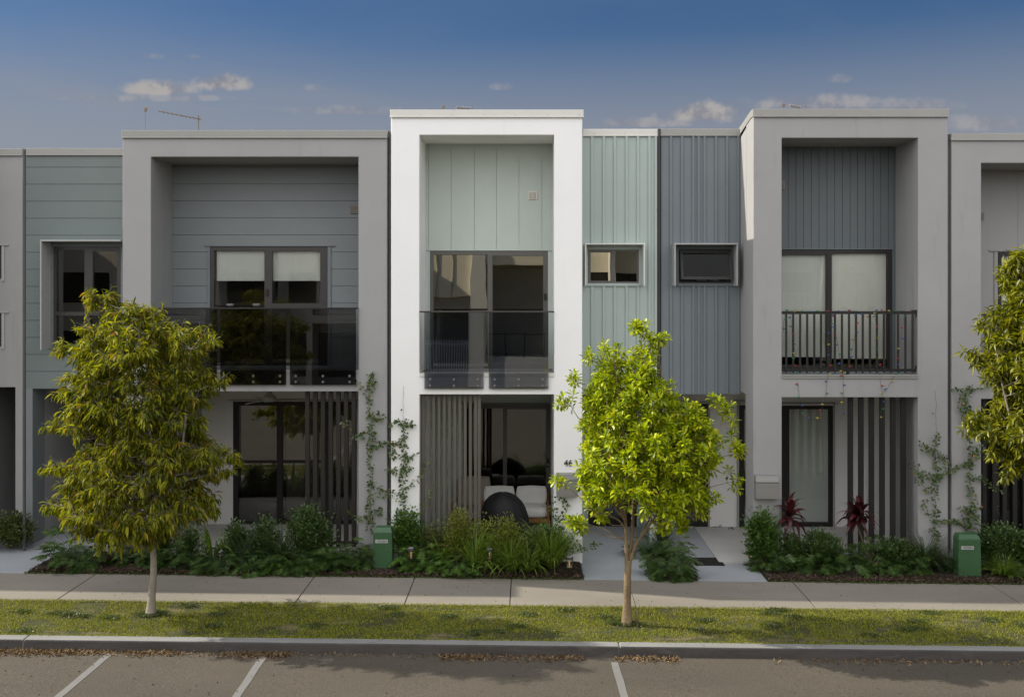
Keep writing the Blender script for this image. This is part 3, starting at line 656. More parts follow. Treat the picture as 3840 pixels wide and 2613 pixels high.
MB().box(X_(1070,YG), X_(1330,YG), YG+.10, YG+.11, Z_(1955,YG), Z_(1515,YG)).build('curtain', M['blindg'], d)
MB().box(X_(893,YG), X_(1066,YG), YG+.16, YG+.17, Z_(1955,YG), Z_(1515,YG)).build('curtain', M['ventg'], d)
hm = MB(); c = pt(886,1748,YG); hm.tube([(c.x,YG-.01,c.z+.12),(c.x+.05,YG-.06,c.z+.09),(c.x+.07,YG-.07,c.z),(c.x+.05,YG-.06,c.z-.09),(c.x,YG-.01,c.z-.12)], .012, 8); hm.build('door_handle', M['black'], d, smooth=True)
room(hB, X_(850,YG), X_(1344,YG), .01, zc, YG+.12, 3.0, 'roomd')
MB().box(xs[1], xs[2], .1, YG, -.2, .05).build('patio_floor', M['patf'], hB)
battens(hB, [1144,1173.5,1202.5,1231.5,1260.5,1289.5,1318.5], 15.5, 1469, 2050, .12, .07, 'batt', ((1143,1340,2030,2042),))
# set back boarded bay with hooded window and entry
YL = .8
hx = (X_(200,YL), X_(452,YL), Z_(1304,YL), Z_(924,YL))
bx0, bx1, bz1, bz0 = X_(97,YL), X_(459,0)+.05, Z_(582,YL), Z_(1457,YL)
cut_clad(hB, 'boarded_wall', M['cladBl'], bx0, bx1, bz0, bz1, YL, [Z_(627.5+63.75*i,YL) for i in range(14)], 'z', .009, hx)
cap(hB, 97, 462, 557, 582, YL, 2.0, 'capg', 0)
w = framed(hB, 'window', 200, 452, 924, 1304, YL+.02, 0, 'frame', [(212,317,938,1170,.015), (349,440,942,1166,.0), (212,317,1184,1292,.015), (337,440,1184,1292,.015)], 'glassd')
room(hB, X_(190,YL), X_(458,YL), Z_(1310,YL), Z_(915,YL), YL+.11, 2.5)
mb = MB(); Yf = YL-.35
mb.box(X_(150,Yf), X_(452,Yf), Yf, YL-.002, Z_(905,Yf), Z_(899,Yf)); mb.box(X_(150,Yf), X_(155,Yf), Yf, YL-.002, Z_(1312,Yf), Z_(905,Yf))
mb.build('window_hood', M['hoodg'], hB, bevel=.002)
bar(hB, 'window_sill', 'cladBl', 190, 456, 1305, 1312, YL-.04, YL-.001)
MB().box(bx0, X_(122,YL), YL, 3.2, -.3, bz0).build('porch_side_wall', M['cladB'], hB)
mb = MB(); mb.grid([X_(122,YL), X_(330,3.1), X_(450,3.1), X_(470,3.1)], [-.2, .03, 2.42, bz0+.02], lambda i, j: not (i == 1 and j == 1), 3.1, 3.2); mb.build('entry_wall', M['cladBl'], hB)
MB().box(X_(122,YL), X_(459)+.01, YL+.102, 3.2, bz0, bz0+.25).build('porch_ceiling', M['greyA'], hB)
d = framed(hB, 'front_door', 332, 450, 1516, 1958, 3.1, 0, 'doord', [(350,435,1535,1940,.0)], 'glassd')
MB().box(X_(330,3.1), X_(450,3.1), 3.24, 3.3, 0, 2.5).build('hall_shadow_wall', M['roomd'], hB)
ep = MB(); slab(ep, bx0+.03, X_(459)-.02, .79, 3.2, -.1, .026); tag(ep.build('porch_slab', M['entry'], bevel=.004), kind='structure')
body(hB, bx0, xs[3], 6.9, 'grey')
MB().box(X_(1451)+.003, X_(1466)-.003, .25, 1.3, -.3, Z_(492)).build('expansion_gap', M['black'], hB)
mb = MB(); mb.tube([(X_(1457.5), .12, Z_(489)), (X_(1457.5), .12, .05)], .030, 12); dp = mb.build('downpipe', M['pipeg'], hB)
for py in (730, 1396, 1900): MB().tube([(X_(1457.5), .12, Z_(py)), (X_(1457.5), .12, Z_(py+8))], .036, 12).build('pipe_collar', M['pipeg'], dp)
hF = empty('terrace_house', (-16, 0, 0), 'grey terrace house further along the row to the left', 'house')
mb = MB(); mb.grid([-26,-24.6,-20,-18.6,-15,-14,-10.8,-9.85], [-.3,2.9,3.3,6.6,7.36], lambda i, j: not (i in (1,3,5) and j in (0,2)), 0, .75); mb.build('wall', M['greyA'], hF)
MB().box(-25.9, -9.9, .751, .8, -.3, 6.7).build('cladding', M['cladB'], hF)
# ------------------------------------------------------------------ house A (left edge) and E (right edge)
hA = empty('terrace_house', (-12, 0, 0), 'grey terrace house cut off by the left edge of the view', 'house')
YA = .8
xa = [-22, X_(-420,YA), X_(-110,YA), X_(4,YA), X_(86,YA)]
za_ = [-.3, Z_(1452,YA), Z_(1300,YA), Z_(1174,YA), Z_(1046,YA), Z_(921,YA), Z_(583,YA)]
xg = X_(57,YA)
xs2 = [-22, X_(-420,YA), X_(-110,YA), X_(4,YA), xg, X_(86,YA)]
mb = MB(); mb.grid(xs2, za_, lambda i, j: not ((i == 2 and j in (2, 4)) or (i in (2, 3) and j == 0)), YA, YA+.3); mb.build('wall', M['greyA'], hA, bevel=.008)
cap(hA, -2200, 86, 559, 583, YA, 2.0, 'capg', 0)
for (a, b) in ((921,1046), (1174,1300)):
    framed(hA, 'window', -108, 5, a, b, YA+.05, 0, 'frame', [(-98,-40,a+10,b-10,0), (-30,-3,a+10,b-10,0)], 'glassd')
    room(hA, X_(-110,YA), X_(4,YA), Z_(b,YA), Z_(a,YA), YA+.31, 1.5)
    MB().pbox(6,16,a,b+8,YA-.02,YA-.0005).pbox(-120,30,a-5,a-1,YA-.03,YA-.0005).build('window_trim', M['hoodg'], hA)
MB().box(X_(-110,YA), xg, YA+2.2, YA+2.3, -.3, za_[1]+.1).box(xg, X_(86,YA), YA+.3, YA+2.3, -.3, za_[1]).build('porch_wall', M['cladBl'], hA)
MB().box(X_(-110,YA)-.1, X_(-110,YA), YA+.3, YA+2.3, -.3, za_[1]).box(X_(-110,YA), xg, YA+.3, YA+2.3, za_[1]+.1, za_[1]+.3).build('porch_wall', M['greyA'], hA)
mb = MB().pbox(9,26,1660,1686,YA+2.17,YA+2.199).build('intercom', M['black'], hA, bevel=.004)
MB().pbox(11,22,1671,1684,YA+2.165,YA+2.1695).build('intercom_button', M['hoodg'], mb)
MB().box(-22, X_(84,YA), YA+.3, 9, 6.3, 6.4).box(-22, -21.9, YA+.3, 9, -.3, 6.3).box(X_(84,YA)-.1, X_(84,YA), YA+2.3, 9, -.3, 6.9).build('roof', M['capg'], hA)
MB().box(X_(87,YA)+.004, X_(97,YL)-.006, YA+.15, 1.5, -.3, Z_(560,YL)).build('expansion_gap', M['pipe'], hA)
mb = MB(); mb.tube([(X_(90,.36), .37, Z_(562,.4)), (X_(90,.36), .37, 0)], .026, 12); mb.build('downpipe', M['pipeg'], hA)
ep = MB(); slab(ep, X_(-110,YA), xg, YA+.02, YA+2.2, -.1, .026); tag(ep.build('porch_slab', M['entry'], bevel=.004), kind='structure')

hE = empty('terrace_house', (10, 0, 0), 'grey terrace house cut off by the right edge behind the leafy tree', 'house')
front_frame(hE, 'wall', 'greyA', [3569,3680,4250,4360,5400], [526,612,1414,1496,None], {(1,1),(1,3)}, YB)
cap(hE, 3569, 5400, 501, 526, 0, 1.6, 'capg')
xe = [X_(3569), X_(3680), X_(4250), X_(5400)]
MB().pbox(3680,4250,1413,1418,-.03,.15).pbox(3680,4250,1418.5,1427,-.018,-.001).build('ledge_trim', M['capg'], hE)
MB().box(xe[1], xe[2], .15, YB, Z_(1414)-.02, Z_(1414)+.006).box(xe[0]+.02, xe[3], YB+.001, YG, Z_(1496)+.05, Z_(1414)).build('balcony_floor', M['greyA'], hE)
hx = (X_(3742,YB), X_(4180,YB), Z_(1392,YB)-.05, Z_(945,YB))
cut_clad(hE, 'upper_cladding', M['greyA'], xe[1]-.06, xe[2]+.06, Z_(1414)-.05, Z_(600,0), YB, [X_(p,YB) for p in (3817, 3990, 4160)], 'x', .005, hx)
MB().pbox(3729,3741,945,1392,YB-.02,YB-.0005).pbox(3712,4200,938,942,YB-.03,YB-.0005).build('door_trim', M['capg'], hE)
d = framed(hE, 'sliding_door', 3742, 4180, 945, 1392, YB+.01, 0, 'dark', [(3755,3950,960,1378,.0), (3970,4165,960,1378,.0)], 'glass')
MB().box(X_(3748,YB), X_(4170,YB), YB+.10, YB+.11, Z_(1380,YB), Z_(955,YB)).build('roller_blind', M['blindg'], d)
room(hE, X_(3730,YB), X_(4190,YB), Z_(1392,YB)-.02, Z_(935,YB), YB+.12, 2.0)
vent(hE, 3664, 3691, 796, 826, YB, 'ventg')
rl = MB(); rl.pbox(3680,4250,1176.5,1184,Yr-.012,Yr+.038); rl.pbox(3682,4248,1397,1404,Yr+.004,Yr+.030); rl = rl.build('balcony_railing', M['dark'], hE, bevel=.004)
for i in range(20): MB().pbox(3695+27.5*i, 3705+27.5*i, 1184.3, 1402, Yr-.02, Yr+.003).build('baluster', M['dark'], rl)
for a, b in ((xe[0], xe[1]), (xe[2], xe[2]+.3)): MB().box(a, b, YB, YG, -.3, Z_(1496)).build('patio_side_wall', M['greyA'], hE)
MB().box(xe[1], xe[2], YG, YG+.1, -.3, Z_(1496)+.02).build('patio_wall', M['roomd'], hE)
framed(hE, 'sliding_door', 3700, 4150, 1524, 1985, YG-.03, 0, 'dark', [(3720,3900,1540,1970,0), (3930,4130,1540,1970,0)], 'glassd', th=.025)
MB().box(xe[1], xe[2], .1, YG, -.3, -.08).build('patio_floor', M['greyA'], hE)
battens(hE, [3684+38*i for i in range(12)], 17, 1497, 2080, .12, .12, 'battD', ())
MB().box(xe[0], xe[3], YB+.15, 9, 6.6, 6.7).box(xe[0], xe[0]+.1, YG, 9, -.3, 7.0).box(xe[3]-.1, xe[3], YB, 9, -.3, 7.0).build('roof', M['capg'], hE)
# ------------------------------------------------------------------ leaf engine
def tmpl(kind):
    if kind == 'lance':   # narrow, folded, slightly recurved
        w = .5
        v = [(0,0,0),(-w*.8,.28,.10),(0,.30,0),(w*.8,.28,.10),(-w,.55,.06),(0,.58,-.04),(w,.55,.06),(0,1,-.16)]
        f = [(0,2,1),(0,3,2),(1,2,5),(1,5,4),(2,3,6),(2,6,5),(4,5,7),(5,6,7)]
    elif kind == 'obov':  # broad, widest beyond the middle
        w = .5
        v = [(0,0,0),(-w*.55,.3,.06),(0,.3,0),(w*.55,.3,.06),(-w,.68,.10),(0,.66,.0),(w,.68,.10),(0,1,-.04)]
        f = [(0,2,1),(0,3,2),(1,2,5),(1,5,4),(2,3,6),(2,6,5),(4,5,7),(5,6,7)]
    elif kind == 'oval':
        v = [(0,0,0),(-.5,.4,.07),(.5,.4,.07),(-.38,.72,.05),(.38,.72,.05),(0,1,-.05),(0,.5,0)]
        f = [(0,6,1),(0,2,6),(1,6,3),(2,4,6),(3,6,5),(6,4,5)]
    elif kind == 'lobed': # deeply cut leaf on a stalk
        v = []; f = []
        def tri(a, b, c):
            k = len(v); v.extend([a,b,c]); f.append((k,k+1,k+2))
        def rib(y): return -.12*y*y
        tri((-.012,0,0),(.012,0,0),(0,.5,rib(.5)))
        tri((-.10,.42,rib(.42)),(.10,.42,rib(.42)),(0,1,rib(1)))
        for k, y in enumerate((.40,.50,.60,.70,.80,.88)):
            L = (.34,.42,.42,.36,.27,.17)[k]
            for sgn in (-1,1):
                tri((0,y-.045,rib(y)),(sgn*L,y+.10-.12*(k==0),rib(y)-.10*L-.02),(0,y+.06,rib(y)))
    elif kind == 'blade': # arching strap, 6 segments
        v = []; f = []; n = 6
        for i in range(n+1):
            t = i/n; w = .5*(1-t**2.2)*(.65+.35*min(1,t*4)); y = t*(1-.22*t*t); z = -.42*t*t*t
            v += [(-w,y,z+.25*w*.1),(w,y,z+.25*w*.1)]
            if i: k = 2*i; f += [(k-2,k-1,k+1),(k-2,k+1,k)]
    v = np.array(v, float); f = np.array(f, int)
    return v, f
TM = {k: tmpl(k) for k in ('lance','obov','oval','lobed','blade')}
def unit(a): return a/np.maximum(np.linalg.norm(a, axis=-1, keepdims=True), 1e-9)
def leaves_mesh(name, m, kind, pos, dirs, L, W, parent=None, up=None, roll=.5, zl=None, root=(0,0,0), smooth=True):
    """pos (n,3) world, dirs (n,3) leaf axis; L, W arrays"""
    pos = np.asarray(pos, float)-np.array(root); n = len(pos); d = unit(np.asarray(dirs, float))
    u = np.tile([0,0,1.0], (n,1)) if up is None else np.asarray(up, float)
    u = u+rng.normal(0, roll, (n,3)); x = unit(np.cross(d, u)); z = np.cross(x, d)
    L = np.broadcast_to(L, n); W = np.broadcast_to(W, n); ZL = L if zl is None else np.broadcast_to(zl, n)
    tv, tf = TM[kind]; k = len(tv)
    V = pos[:,None,:]+tv[None,:,0,None]*(x*W[:,None])[:,None,:]+tv[None,:,1,None]*(d*L[:,None])[:,None,:]+tv[None,:,2,None]*(z*ZL[:,None])[:,None,:]
    Fc = (tf[None]+(np.arange(n)*k)[:,None,None]).reshape(-1,3)
    V = V.reshape(-1,3)
    me = bpy.data.meshes.new(name); me.vertices.add(len(V)); me.vertices.foreach_set('co', V.ravel())
    me.loops.add(Fc.size); me.loops.foreach_set('vertex_index', Fc.ravel().astype(np.int32))
    me.polygons.add(len(Fc)); me.polygons.foreach_set('loop_start', np.arange(0, Fc.size, 3, dtype=np.int32))
    if smooth: me.polygons.foreach_set('use_smooth', np.ones(len(Fc), bool))
    me.update(calc_edges=True)
    o = bpy.data.objects.new(name, me); COL.objects.link(o); me.materials.append(m)
    if parent is not None: o.parent = parent
    return o
# leaf materials
LM = {}
LM['willow'] = leafmat('drooping_leaf', (.035,.065,.006), (.38,.37,.010), .50, .46, (.36,.17,.02), spec=.35)
LM['lime']   = leafmat('glossy_lime_leaf', (.09,.17,.008), (.62,.68,.012), .42, .30, (.50,.42,.04))
LM['olive']  = leafmat('yellow_green_leaf', (.06,.085,.006), (.34,.33,.012), .45, .38)
LM['dark']   = leafmat('dark_green_leaf', (.028,.060,.016), (.095,.155,.035), .25, .38)
LM['mid']    = leafmat('mid_green_leaf', (.04,.095,.018), (.125,.215,.04), .30, .36)
LM['shrubC'] = leafmat('bright_shrub_leaf', (.09,.12,.015), (.30,.33,.04), .35, .4)
LM['shrubB'] = leafmat('olive_shrub_leaf', (.045,.065,.018), (.12,.15,.035), .3, .42)
LM['grassy'] = leafmat('green_blade', (.07,.14,.018), (.26,.36,.06), .3, .38, (.24,.21,.09))
LM['grassyd'] = leafmat('dark_green_blade', (.03,.055,.018), (.075,.115,.04), .3, .4)
LM['blueg']  = leafmat('blue_green_blade', (.045,.075,.050), (.12,.165,.105), .3, .4)
LM['vine']   = leafmat('vine_leaf', (.028,.062,.014), (.10,.16,.03), .25, .34, (.30,.13,.03))
LM['red']    = leafmat('maroon_leaf', (.030,.007,.008), (.10,.018,.020), .25, .35)
LM['pup']    = leafmat('purple_green_leaf', (.06,.02,.03), (.09,.10,.06), .2, .3)
LM['turf']   = leafmat('turf_blade', (.085,.12,.006), (.34,.35,.016), .3, .6, (.30,.25,.10), spec=.2, share=.86)
LM['chip']   = leafmat('wood_chip', (.022,.014,.009), (.085,.058,.040), 0, .9, (.20,.15,.12), spec=.1)
LM['dry']    = leafmat('dry_leaf', (.075,.045,.025), (.25,.175,.10), .1, .8, spec=.1)
M['bark']  = mat('pale_bark', (.27,.235,.185), .9, .25, 6, .7, 40, stretch=(1,1,.6), blotch=((.10,.085,.065), 5, .60, (1,1,2.5)))
M['barkC'] = mat('tan_bark', (.20,.145,.08), .85, .3, 6, 1.0, 35, stretch=(1,1,.5), blotch=((.10,.075,.05), 6, .58, (1,1,1.4)))
M['twig']  = mat('brown_twig', (.10,.065,.035), .9, .2, 6)
# ------------------------------------------------------------------ trees
def tree(name, label, base, rows, Yt, trunk, lm, bm, style, nclump, seed, extra_tips=(), trunk_r=(.05,.03), stems=None, group=None, skip=None):
    g = np.random.default_rng(seed)
    root = empty(name, base, label, 'tree', group)
    ys = np.array([r[0] for r in rows], float); d = DIST+Yt
    zs = EYE-(ys-CY)*d/F; xl = (np.array([r[1] for r in rows])-CX)*d/F; xr = (np.array([r[2] for r in rows])-CX)*d/F
    o = np.argsort(zs); zs, xl, xr = zs[o], xl[o], xr[o]
    c = lambda z: (np.interp(z, zs, xl)+np.interp(z, zs, xr))/2
    rr = lambda z: (np.interp(z, zs, xr)-np.interp(z, zs, xl))/2
    # trunk and main stems
    tb = MB(); stemlines = []
    for k, (pts, r0, r1) in enumerate(trunk):
        P = [Vector(p)-Vector(base) for p in pts]
        n = len(P); rad = [r0+(r1-r0)*i/(n-1) for i in range(n)]
        if k == 0: rad[0] *= 1.35
        # smooth polyline
        Q = []; rq = []
        for i in range(n-1):
            for s_ in range(4):
                t = s_/4; p0 = P[max(i-1,0)]; p1 = P[i]; p2 = P[i+1]; p3 = P[min(i+2,n-1)]
                Q.append(.5*((2*p1)+(p2-p0)*t+(2*p0-5*p1+4*p2-p3)*t*t+(3*p1-p0-3*p2+p3)*t**3)); rq.append((rad[i]+(rad[i+1]-rad[i])*t)*(1+random.uniform(-.05,.05)))
        Q.append(P[-1]); rq.append(rad[-1])
        tb.tube(Q, rq, 10); stemlines.append([Vector(q)+Vector(base) for q in Q])
    local(tb).build('trunk', bm, root, smooth=True)
    nodes = np.array([tuple(q) for s in stemlines for q in s if q.z > zs[0]-.25])
    # clump centres: even cover of the envelope, biased to the outside
    cs = []
    w = rr(np.linspace(zs[0], zs[-1], 60)); zz = np.linspace(zs[0], zs[-1], 60)
    pdf = np.maximum(w, .05)**1.6; pdf /= pdf.sum()
    tries = 0
    while len(cs) < nclump and tries < nclump*40:
        tries += 1
        z = g.choice(zz, p=pdf)+g.uniform(-.03,.03); a = g.uniform(0, 2*math.pi); q = g.uniform(.0,1)**.45
        r = max(rr(z), .04); m_ = style.get('margin', .10)
        p = np.array([c(z)+math.cos(a)*max(r-m_, .01)*q, Yt+math.sin(a)*max(r-m_, .01)*q*.9, z])
        if skip and skip(p): continue
        if all(np.linalg.norm(p-o_) > style['sep'] for o_ in cs): cs.append(p)
    for (px, py) in extra_tips: v = pt(px, py, Yt); cs.append(np.array([v.x, Yt+g.uniform(-.1,.1), v.z]))
    lb = MB(); LP, LD, LU = [], [], []
    for p in cs:
        below = nodes[nodes[:,2] < p[2]-.02]; src = below if len(below) else nodes[:1]
        hd = np.hypot(src[:,0]-p[0], src[:,1]-p[1]); cost = np.abs(np.linalg.norm(src-p, axis=1))+.6*np.abs((p[2]-src[:,2])-.7*hd)
        s0 = src[cost.argmin()]
        mid = (s0+p)/2+np.array([0,0,-.05*np.linalg.norm(p-s0)])+g.normal(0,.03,3)
        Lb = np.linalg.norm(p-s0); r0 = min(.016, .004+.009*Lb)
        lb.tube([Vector(s0)-Vector(base), Vector(mid)-Vector(base), Vector(p)-Vector(base)], [r0, r0*.7, .003], 5, cap=False)
        out = p-np.array([c(p[2]), Yt, p[2]]); out = out/max(np.linalg.norm(out), .15)
        up = (p[2]-zs[0])/(zs[-1]-zs[0])
        style['leaves'](g, p, out, up, LP, LD, LU, lb, base)
    local(lb).build('branches', M['twig'] if style.get('twig') else bm, root, smooth=True)
    LP = np.array(LP); LD = np.array(LD); n = len(LP)
    leaves_mesh('crown', lm, style['kind'], LP, LD, g.uniform(*style['L'], n), g.uniform(*style['W'], n), root, roll=style['roll'], root=base)
    return root
def droop(g, p, out, up, LP, LD, LU, lb, base):
    for _ in range(int(g.integers(5, 8))):
        d = out*g.uniform(.3,1.1)+g.normal(0,.55,3); d[2] += .25+.5*up; d = unit(d); ln = g.uniform(.12,.30)
        e = p+d*ln; lb.tube([Vector(p)-Vector(base), Vector(p+d*ln*.5+np.array([0,0,.01]))-Vector(base), Vector(e)-Vector(base)], [.003,.0025,.0015], 4, cap=False)
        m = int(g.integers(12, 17))
        for k in range(m):
            t = (k+1)/m; q = p+d*ln*t+np.array([0,0,-.05*t*t])
            a = g.uniform(0, 2*math.pi); s = unit(np.cross(d, [math.cos(a), math.sin(a), .3])); dd = d*.45*(t+.3)+s*.50+np.array([0,0,-.95+.45*up+g.normal(0,.22)])
            LP.append(q+g.normal(0,.006,3)); LD.append(dd)
def whorl(g, p, out, up, LP, LD, LU, lb, base):
    for _ in range(int(g.integers(3, 6))):
        d = out*g.uniform(.2,1.1)+g.normal(0,.5,3); d[2] += .45+.4*up; d = unit(d); ln = g.uniform(.06,.20)
        e = p+d*ln; lb.tube([Vector(p)-Vector(base), Vector(e)-Vector(base)], [.004,.0025], 4, cap=False)
        for ring, (m, el, off) in enumerate(((4,.95,.0),(5,.35,-.015),(5,-.05,-.045),(4,-.25,-.09))):
            ph = g.uniform(0, 6.28)
            s = unit(np.cross(d, [.3,.2,.9])); w = np.cross(d, s)
            for k in range(m):
                a = ph+2*math.pi*k/m+g.normal(0,.25); rad = s*math.cos(a)+w*math.sin(a)
                LP.append(e+d*off+rad*.006); LD.append(rad*math.cos(el)+d*math.sin(el)+g.normal(0,.12,3)+np.array([0,0,-.05]))
def lwhorl(g, p, out, up, LP, LD, LU, lb, base):
    for _ in range(int(g.integers(3, 6))):
        d = out*g.uniform(.2,1.1)+g.normal(0,.5,3); d[2] += .3+.3*up; d = unit(d); ln = g.uniform(.06,.2)
        e = p+d*ln; lb.tube([Vector(p)-Vector(base), Vector(e)-Vector(base)], [.004,.0025], 4, cap=False)
        for ring, (m, el, off) in enumerate(((3,.7,.0),(5,.15,-.02),(5,-.25,-.06),(4,-.5,-.11))):
            ph = g.uniform(0, 6.28); s = unit(np.cross(d, [.3,.2,.9])); w = np.cross(d, s)
            for k in range(m):
                a = ph+2*math.pi*k/m+g.normal(0,.25); rad = s*math.cos(a)+w*math.sin(a)
                LP.append(e+d*off+rad*.006); LD.append(rad*math.cos(el)+d*math.sin(el)+g.normal(0,.12,3)+np.array([0,0,-.25]))
bL = gp(565, 2303); YtL = bL.y
rowsL = [(1105,350,368),(1125,345,385),(1150,350,500),(1175,350,600),(1205,352,625),(1240,300,640),(1255,290,775),(1290,265,785),(1310,225,785),(1335,235,790),(1360,260,790),(1400,240,800),(1450,230,815),(1500,222,810),
 (1560,222,805),(1600,225,790),(1640,285,790),(1680,280,800),(1700,270,855),(1750,215,845),(1800,225,815),(1850,225,790),(1890,198,830),(1925,215,825),(1955,280,770),(1985,288,700),(2005,310,600)]
tP = lambda px, py, Y: tuple(pt(px, py, Y))
bLt = (bL.x, bL.y, gz(bL.x))
trunkL = [([bLt, tP(570,2230,YtL), tP(576,2150,YtL), tP(574,2060,YtL), tP(565,1960,YtL), tP(556,1850,YtL), tP(548,1700,YtL), tP(540,1500,YtL), tP(530,1330,YtL), tP(515,1200,YtL)], .056, .009),
          ([tP(566,1985,YtL), tP(610,1900,YtL-.1), tP(660,1780,YtL-.15), tP(690,1620,YtL-.2), tP(700,1450,YtL-.15), tP(715,1310,YtL-.1)], .024, .006),
          ([tP(562,1930,YtL), tP(500,1850,YtL+.1), tP(440,1740,YtL+.15), tP(400,1600,YtL+.2), tP(370,1440,YtL+.1), tP(345,1340,YtL)], .024, .006),
          ([tP(556,1850,YtL), tP(540,1700,YtL+.3), tP(560,1500,YtL+.45), tP(600,1330,YtL+.4)], .02, .006),
          ([tP(556,1850,YtL), tP(570,1700,YtL-.3), tP(540,1500,YtL-.45), tP(480,1330,YtL-.4)], .02, .006)]
tree('street_tree', 'bushy street tree with narrow drooping olive green leaves, in front of the smoked glass balcony', bLt, rowsL, YtL, trunkL, LM['willow'], M['bark'],
     dict(leaves=droop, kind='lance', L=(.09,.15), W=(.019,.030), roll=.45, sep=.10, margin=.21), 400, 3,
     extra_tips=((358,1140),(255,1320),(745,1265),(770,1290),(225,1600),(240,1900),(850,1715),(820,1770),(210,1905),(805,1440),(235,1760)), group='street trees on the verge')
bC = gp(2350, 2340); YtC = bC.y; bCt = (bC.x, bC.y, gz(bC.x))
rowsC = [(1232,2396,2412),(1255,2385,2430),(1275,2380,2500),(1310,2365,2510),(1345,2270,2512),(1370,2200,2515),(1400,2190,2530),(1430,2185,2545),(1470,2150,2550),(1500,2140,2560),(1520,2145,2615),(1550,2150,2690),(1600,2135,2700),(1650,2150,2755),
 (1690,2140,2765),(1720,2130,2760),(1760,2145,2735),(1800,2115,2735),(1850,2120,2725),(1900,2150,2690),(1935,2165,2600),(1962,2185,2540)]
trunkC = [([bCt, tP(2352,2250,YtC), tP(2354,2150,YtC), tP(2358,2100,YtC)], .062, .045),
          ([tP(2352,2160,YtC), tP(2349,2050,YtC-.02), tP(2345,1950,YtC-.04), tP(2335,1850,YtC-.1), tP(2345,1720,YtC-.12), tP(2330,1560,YtC-.1), tP(2315,1450,YtC-.05), tP(2300,1340,YtC)], .032, .007),
          ([tP(2356,2150,YtC), tP(2366,2050,YtC+.02), tP(2373,1950,YtC+.05), tP(2378,1850,YtC+.05), tP(2400,1700,YtC+.1), tP(2415,1550,YtC+.1), tP(2410,1400,YtC+.05), tP(2405,1280,YtC)], .032, .007),
          ([tP(2362,2110,YtC), tP(2385,2040,YtC-.05), tP(2430,1975,YtC-.1), tP(2490,1890,YtC-.15), tP(2560,1780,YtC-.15), tP(2640,1690,YtC-.1)], .024, .006),
          ([tP(2400,2020,YtC-.05), tP(2440,1930,YtC+.1), tP(2500,1820,YtC+.25), tP(2540,1700,YtC+.3), tP(2570,1590,YtC+.3)], .018, .006),
          ([tP(2347,1985,YtC-.03), tP(2320,1950,YtC-.1), tP(2265,1925,YtC-.15), tP(2220,1935,YtC-.2)], .014, .005),
          ([tP(2347,1960,YtC-.03), tP(2325,1900,YtC-.2), tP(2290,1790,YtC-.3), tP(2280,1620,YtC-.35), tP(2275,1480,YtC-.3)], .018, .006),
          ([tP(2376,1900,YtC+.05), tP(2440,1820,YtC+.2), tP(2470,1650,YtC+.3), tP(2480,1450,YtC+.2), tP(2470,1320,YtC+.1)], .018, .006),
          ([tP(2345,1950,YtC-.04), tP(2280,1860,YtC+.2), tP(2230,1730,YtC+.3), tP(2210,1580,YtC+.3), tP(2215,1440,YtC+.2)], .018, .006)]
tree('street_tree', 'slender multi-stemmed street tree with bright lime green glossy leaves in front of the white house', bCt, rowsC, YtC, trunkC, LM['lime'], M['barkC'],
     dict(leaves=whorl, kind='obov', L=(.075,.125), W=(.030,.045), roll=.25, sep=.13, margin=.22), 280, 5,
     extra_tips=((2405,1262),(2480,1285),(2285,1325),(2215,1345),(2170,1450),(2140,1520),(2715,1560),(2745,1650),(2750,1700),(2680,1520),(2125,1820),(2180,1960),(2195,1985),(2540,1970),(2725,1810),(2480,1990)), group='street trees on the verge', skip=lambda p: p[2] < Z_(1880,YtC) and X_(2265,YtC) < p[0] < X_(2445,YtC))
YtR = -2.75
rowsR = [(965,3800,3830),(1000,3775,3900),(1040,3745,3980),(1100,3735,4050),(1160,3725,4080),(1220,3700,4100),(1270,3695,4110),(1310,3690,4120),(1335,3660,4130),(1370,3665,4130),(1420,3690,4130),(1470,3735,4130),(1510,3720,4130),(1560,3710,4130),(1600,3655,4130),
 (1650,3655,4110),(1700,3700,4100),(1740,3745,4060),(1780,3770,3980),(1800,3780,3860)]
xR = X_(3925, YtR); bR = (xR, YtR, gz(xR))
trunkR = [([bR, tP(3925,2150,YtR), tP(3922,1950,YtR), tP(3925,1750,YtR), tP(3920,1500,YtR), tP(3900,1250,YtR), tP(3850,1060,YtR)], .06, .009),
          ([tP(3924,1850,YtR), tP(3860,1720,YtR-.2), tP(3800,1600,YtR-.2), tP(3760,1450,YtR-.15), tP(3740,1330,YtR-.1)], .025, .006),
          ([tP(3922,1700,YtR), tP(3870,1500,YtR+.3), tP(3810,1330,YtR+.3), tP(3780,1180,YtR+.2)], .022, .006),
          ([tP(3922,1650,YtR), tP(3980,1500,YtR), tP(4040,1350,YtR), tP(4060,1200,YtR)], .022, .006)]
tree('street_tree', 'tall street tree with long yellow green leaves, cut off by the right edge', bR, rowsR, YtR, trunkR, LM['olive'], M['bark'],
     dict(leaves=lwhorl, kind='lance', L=(.10,.165), W=(.028,.044), roll=.3, sep=.14, margin=.14), 250, 8,
     extra_tips=((3815,990),(3665,1345),(3700,1350),(3655,1620),(3670,1590),(3780,1770),(3700,1230),(3790,1020),(3730,1290)), group='street trees on the verge')
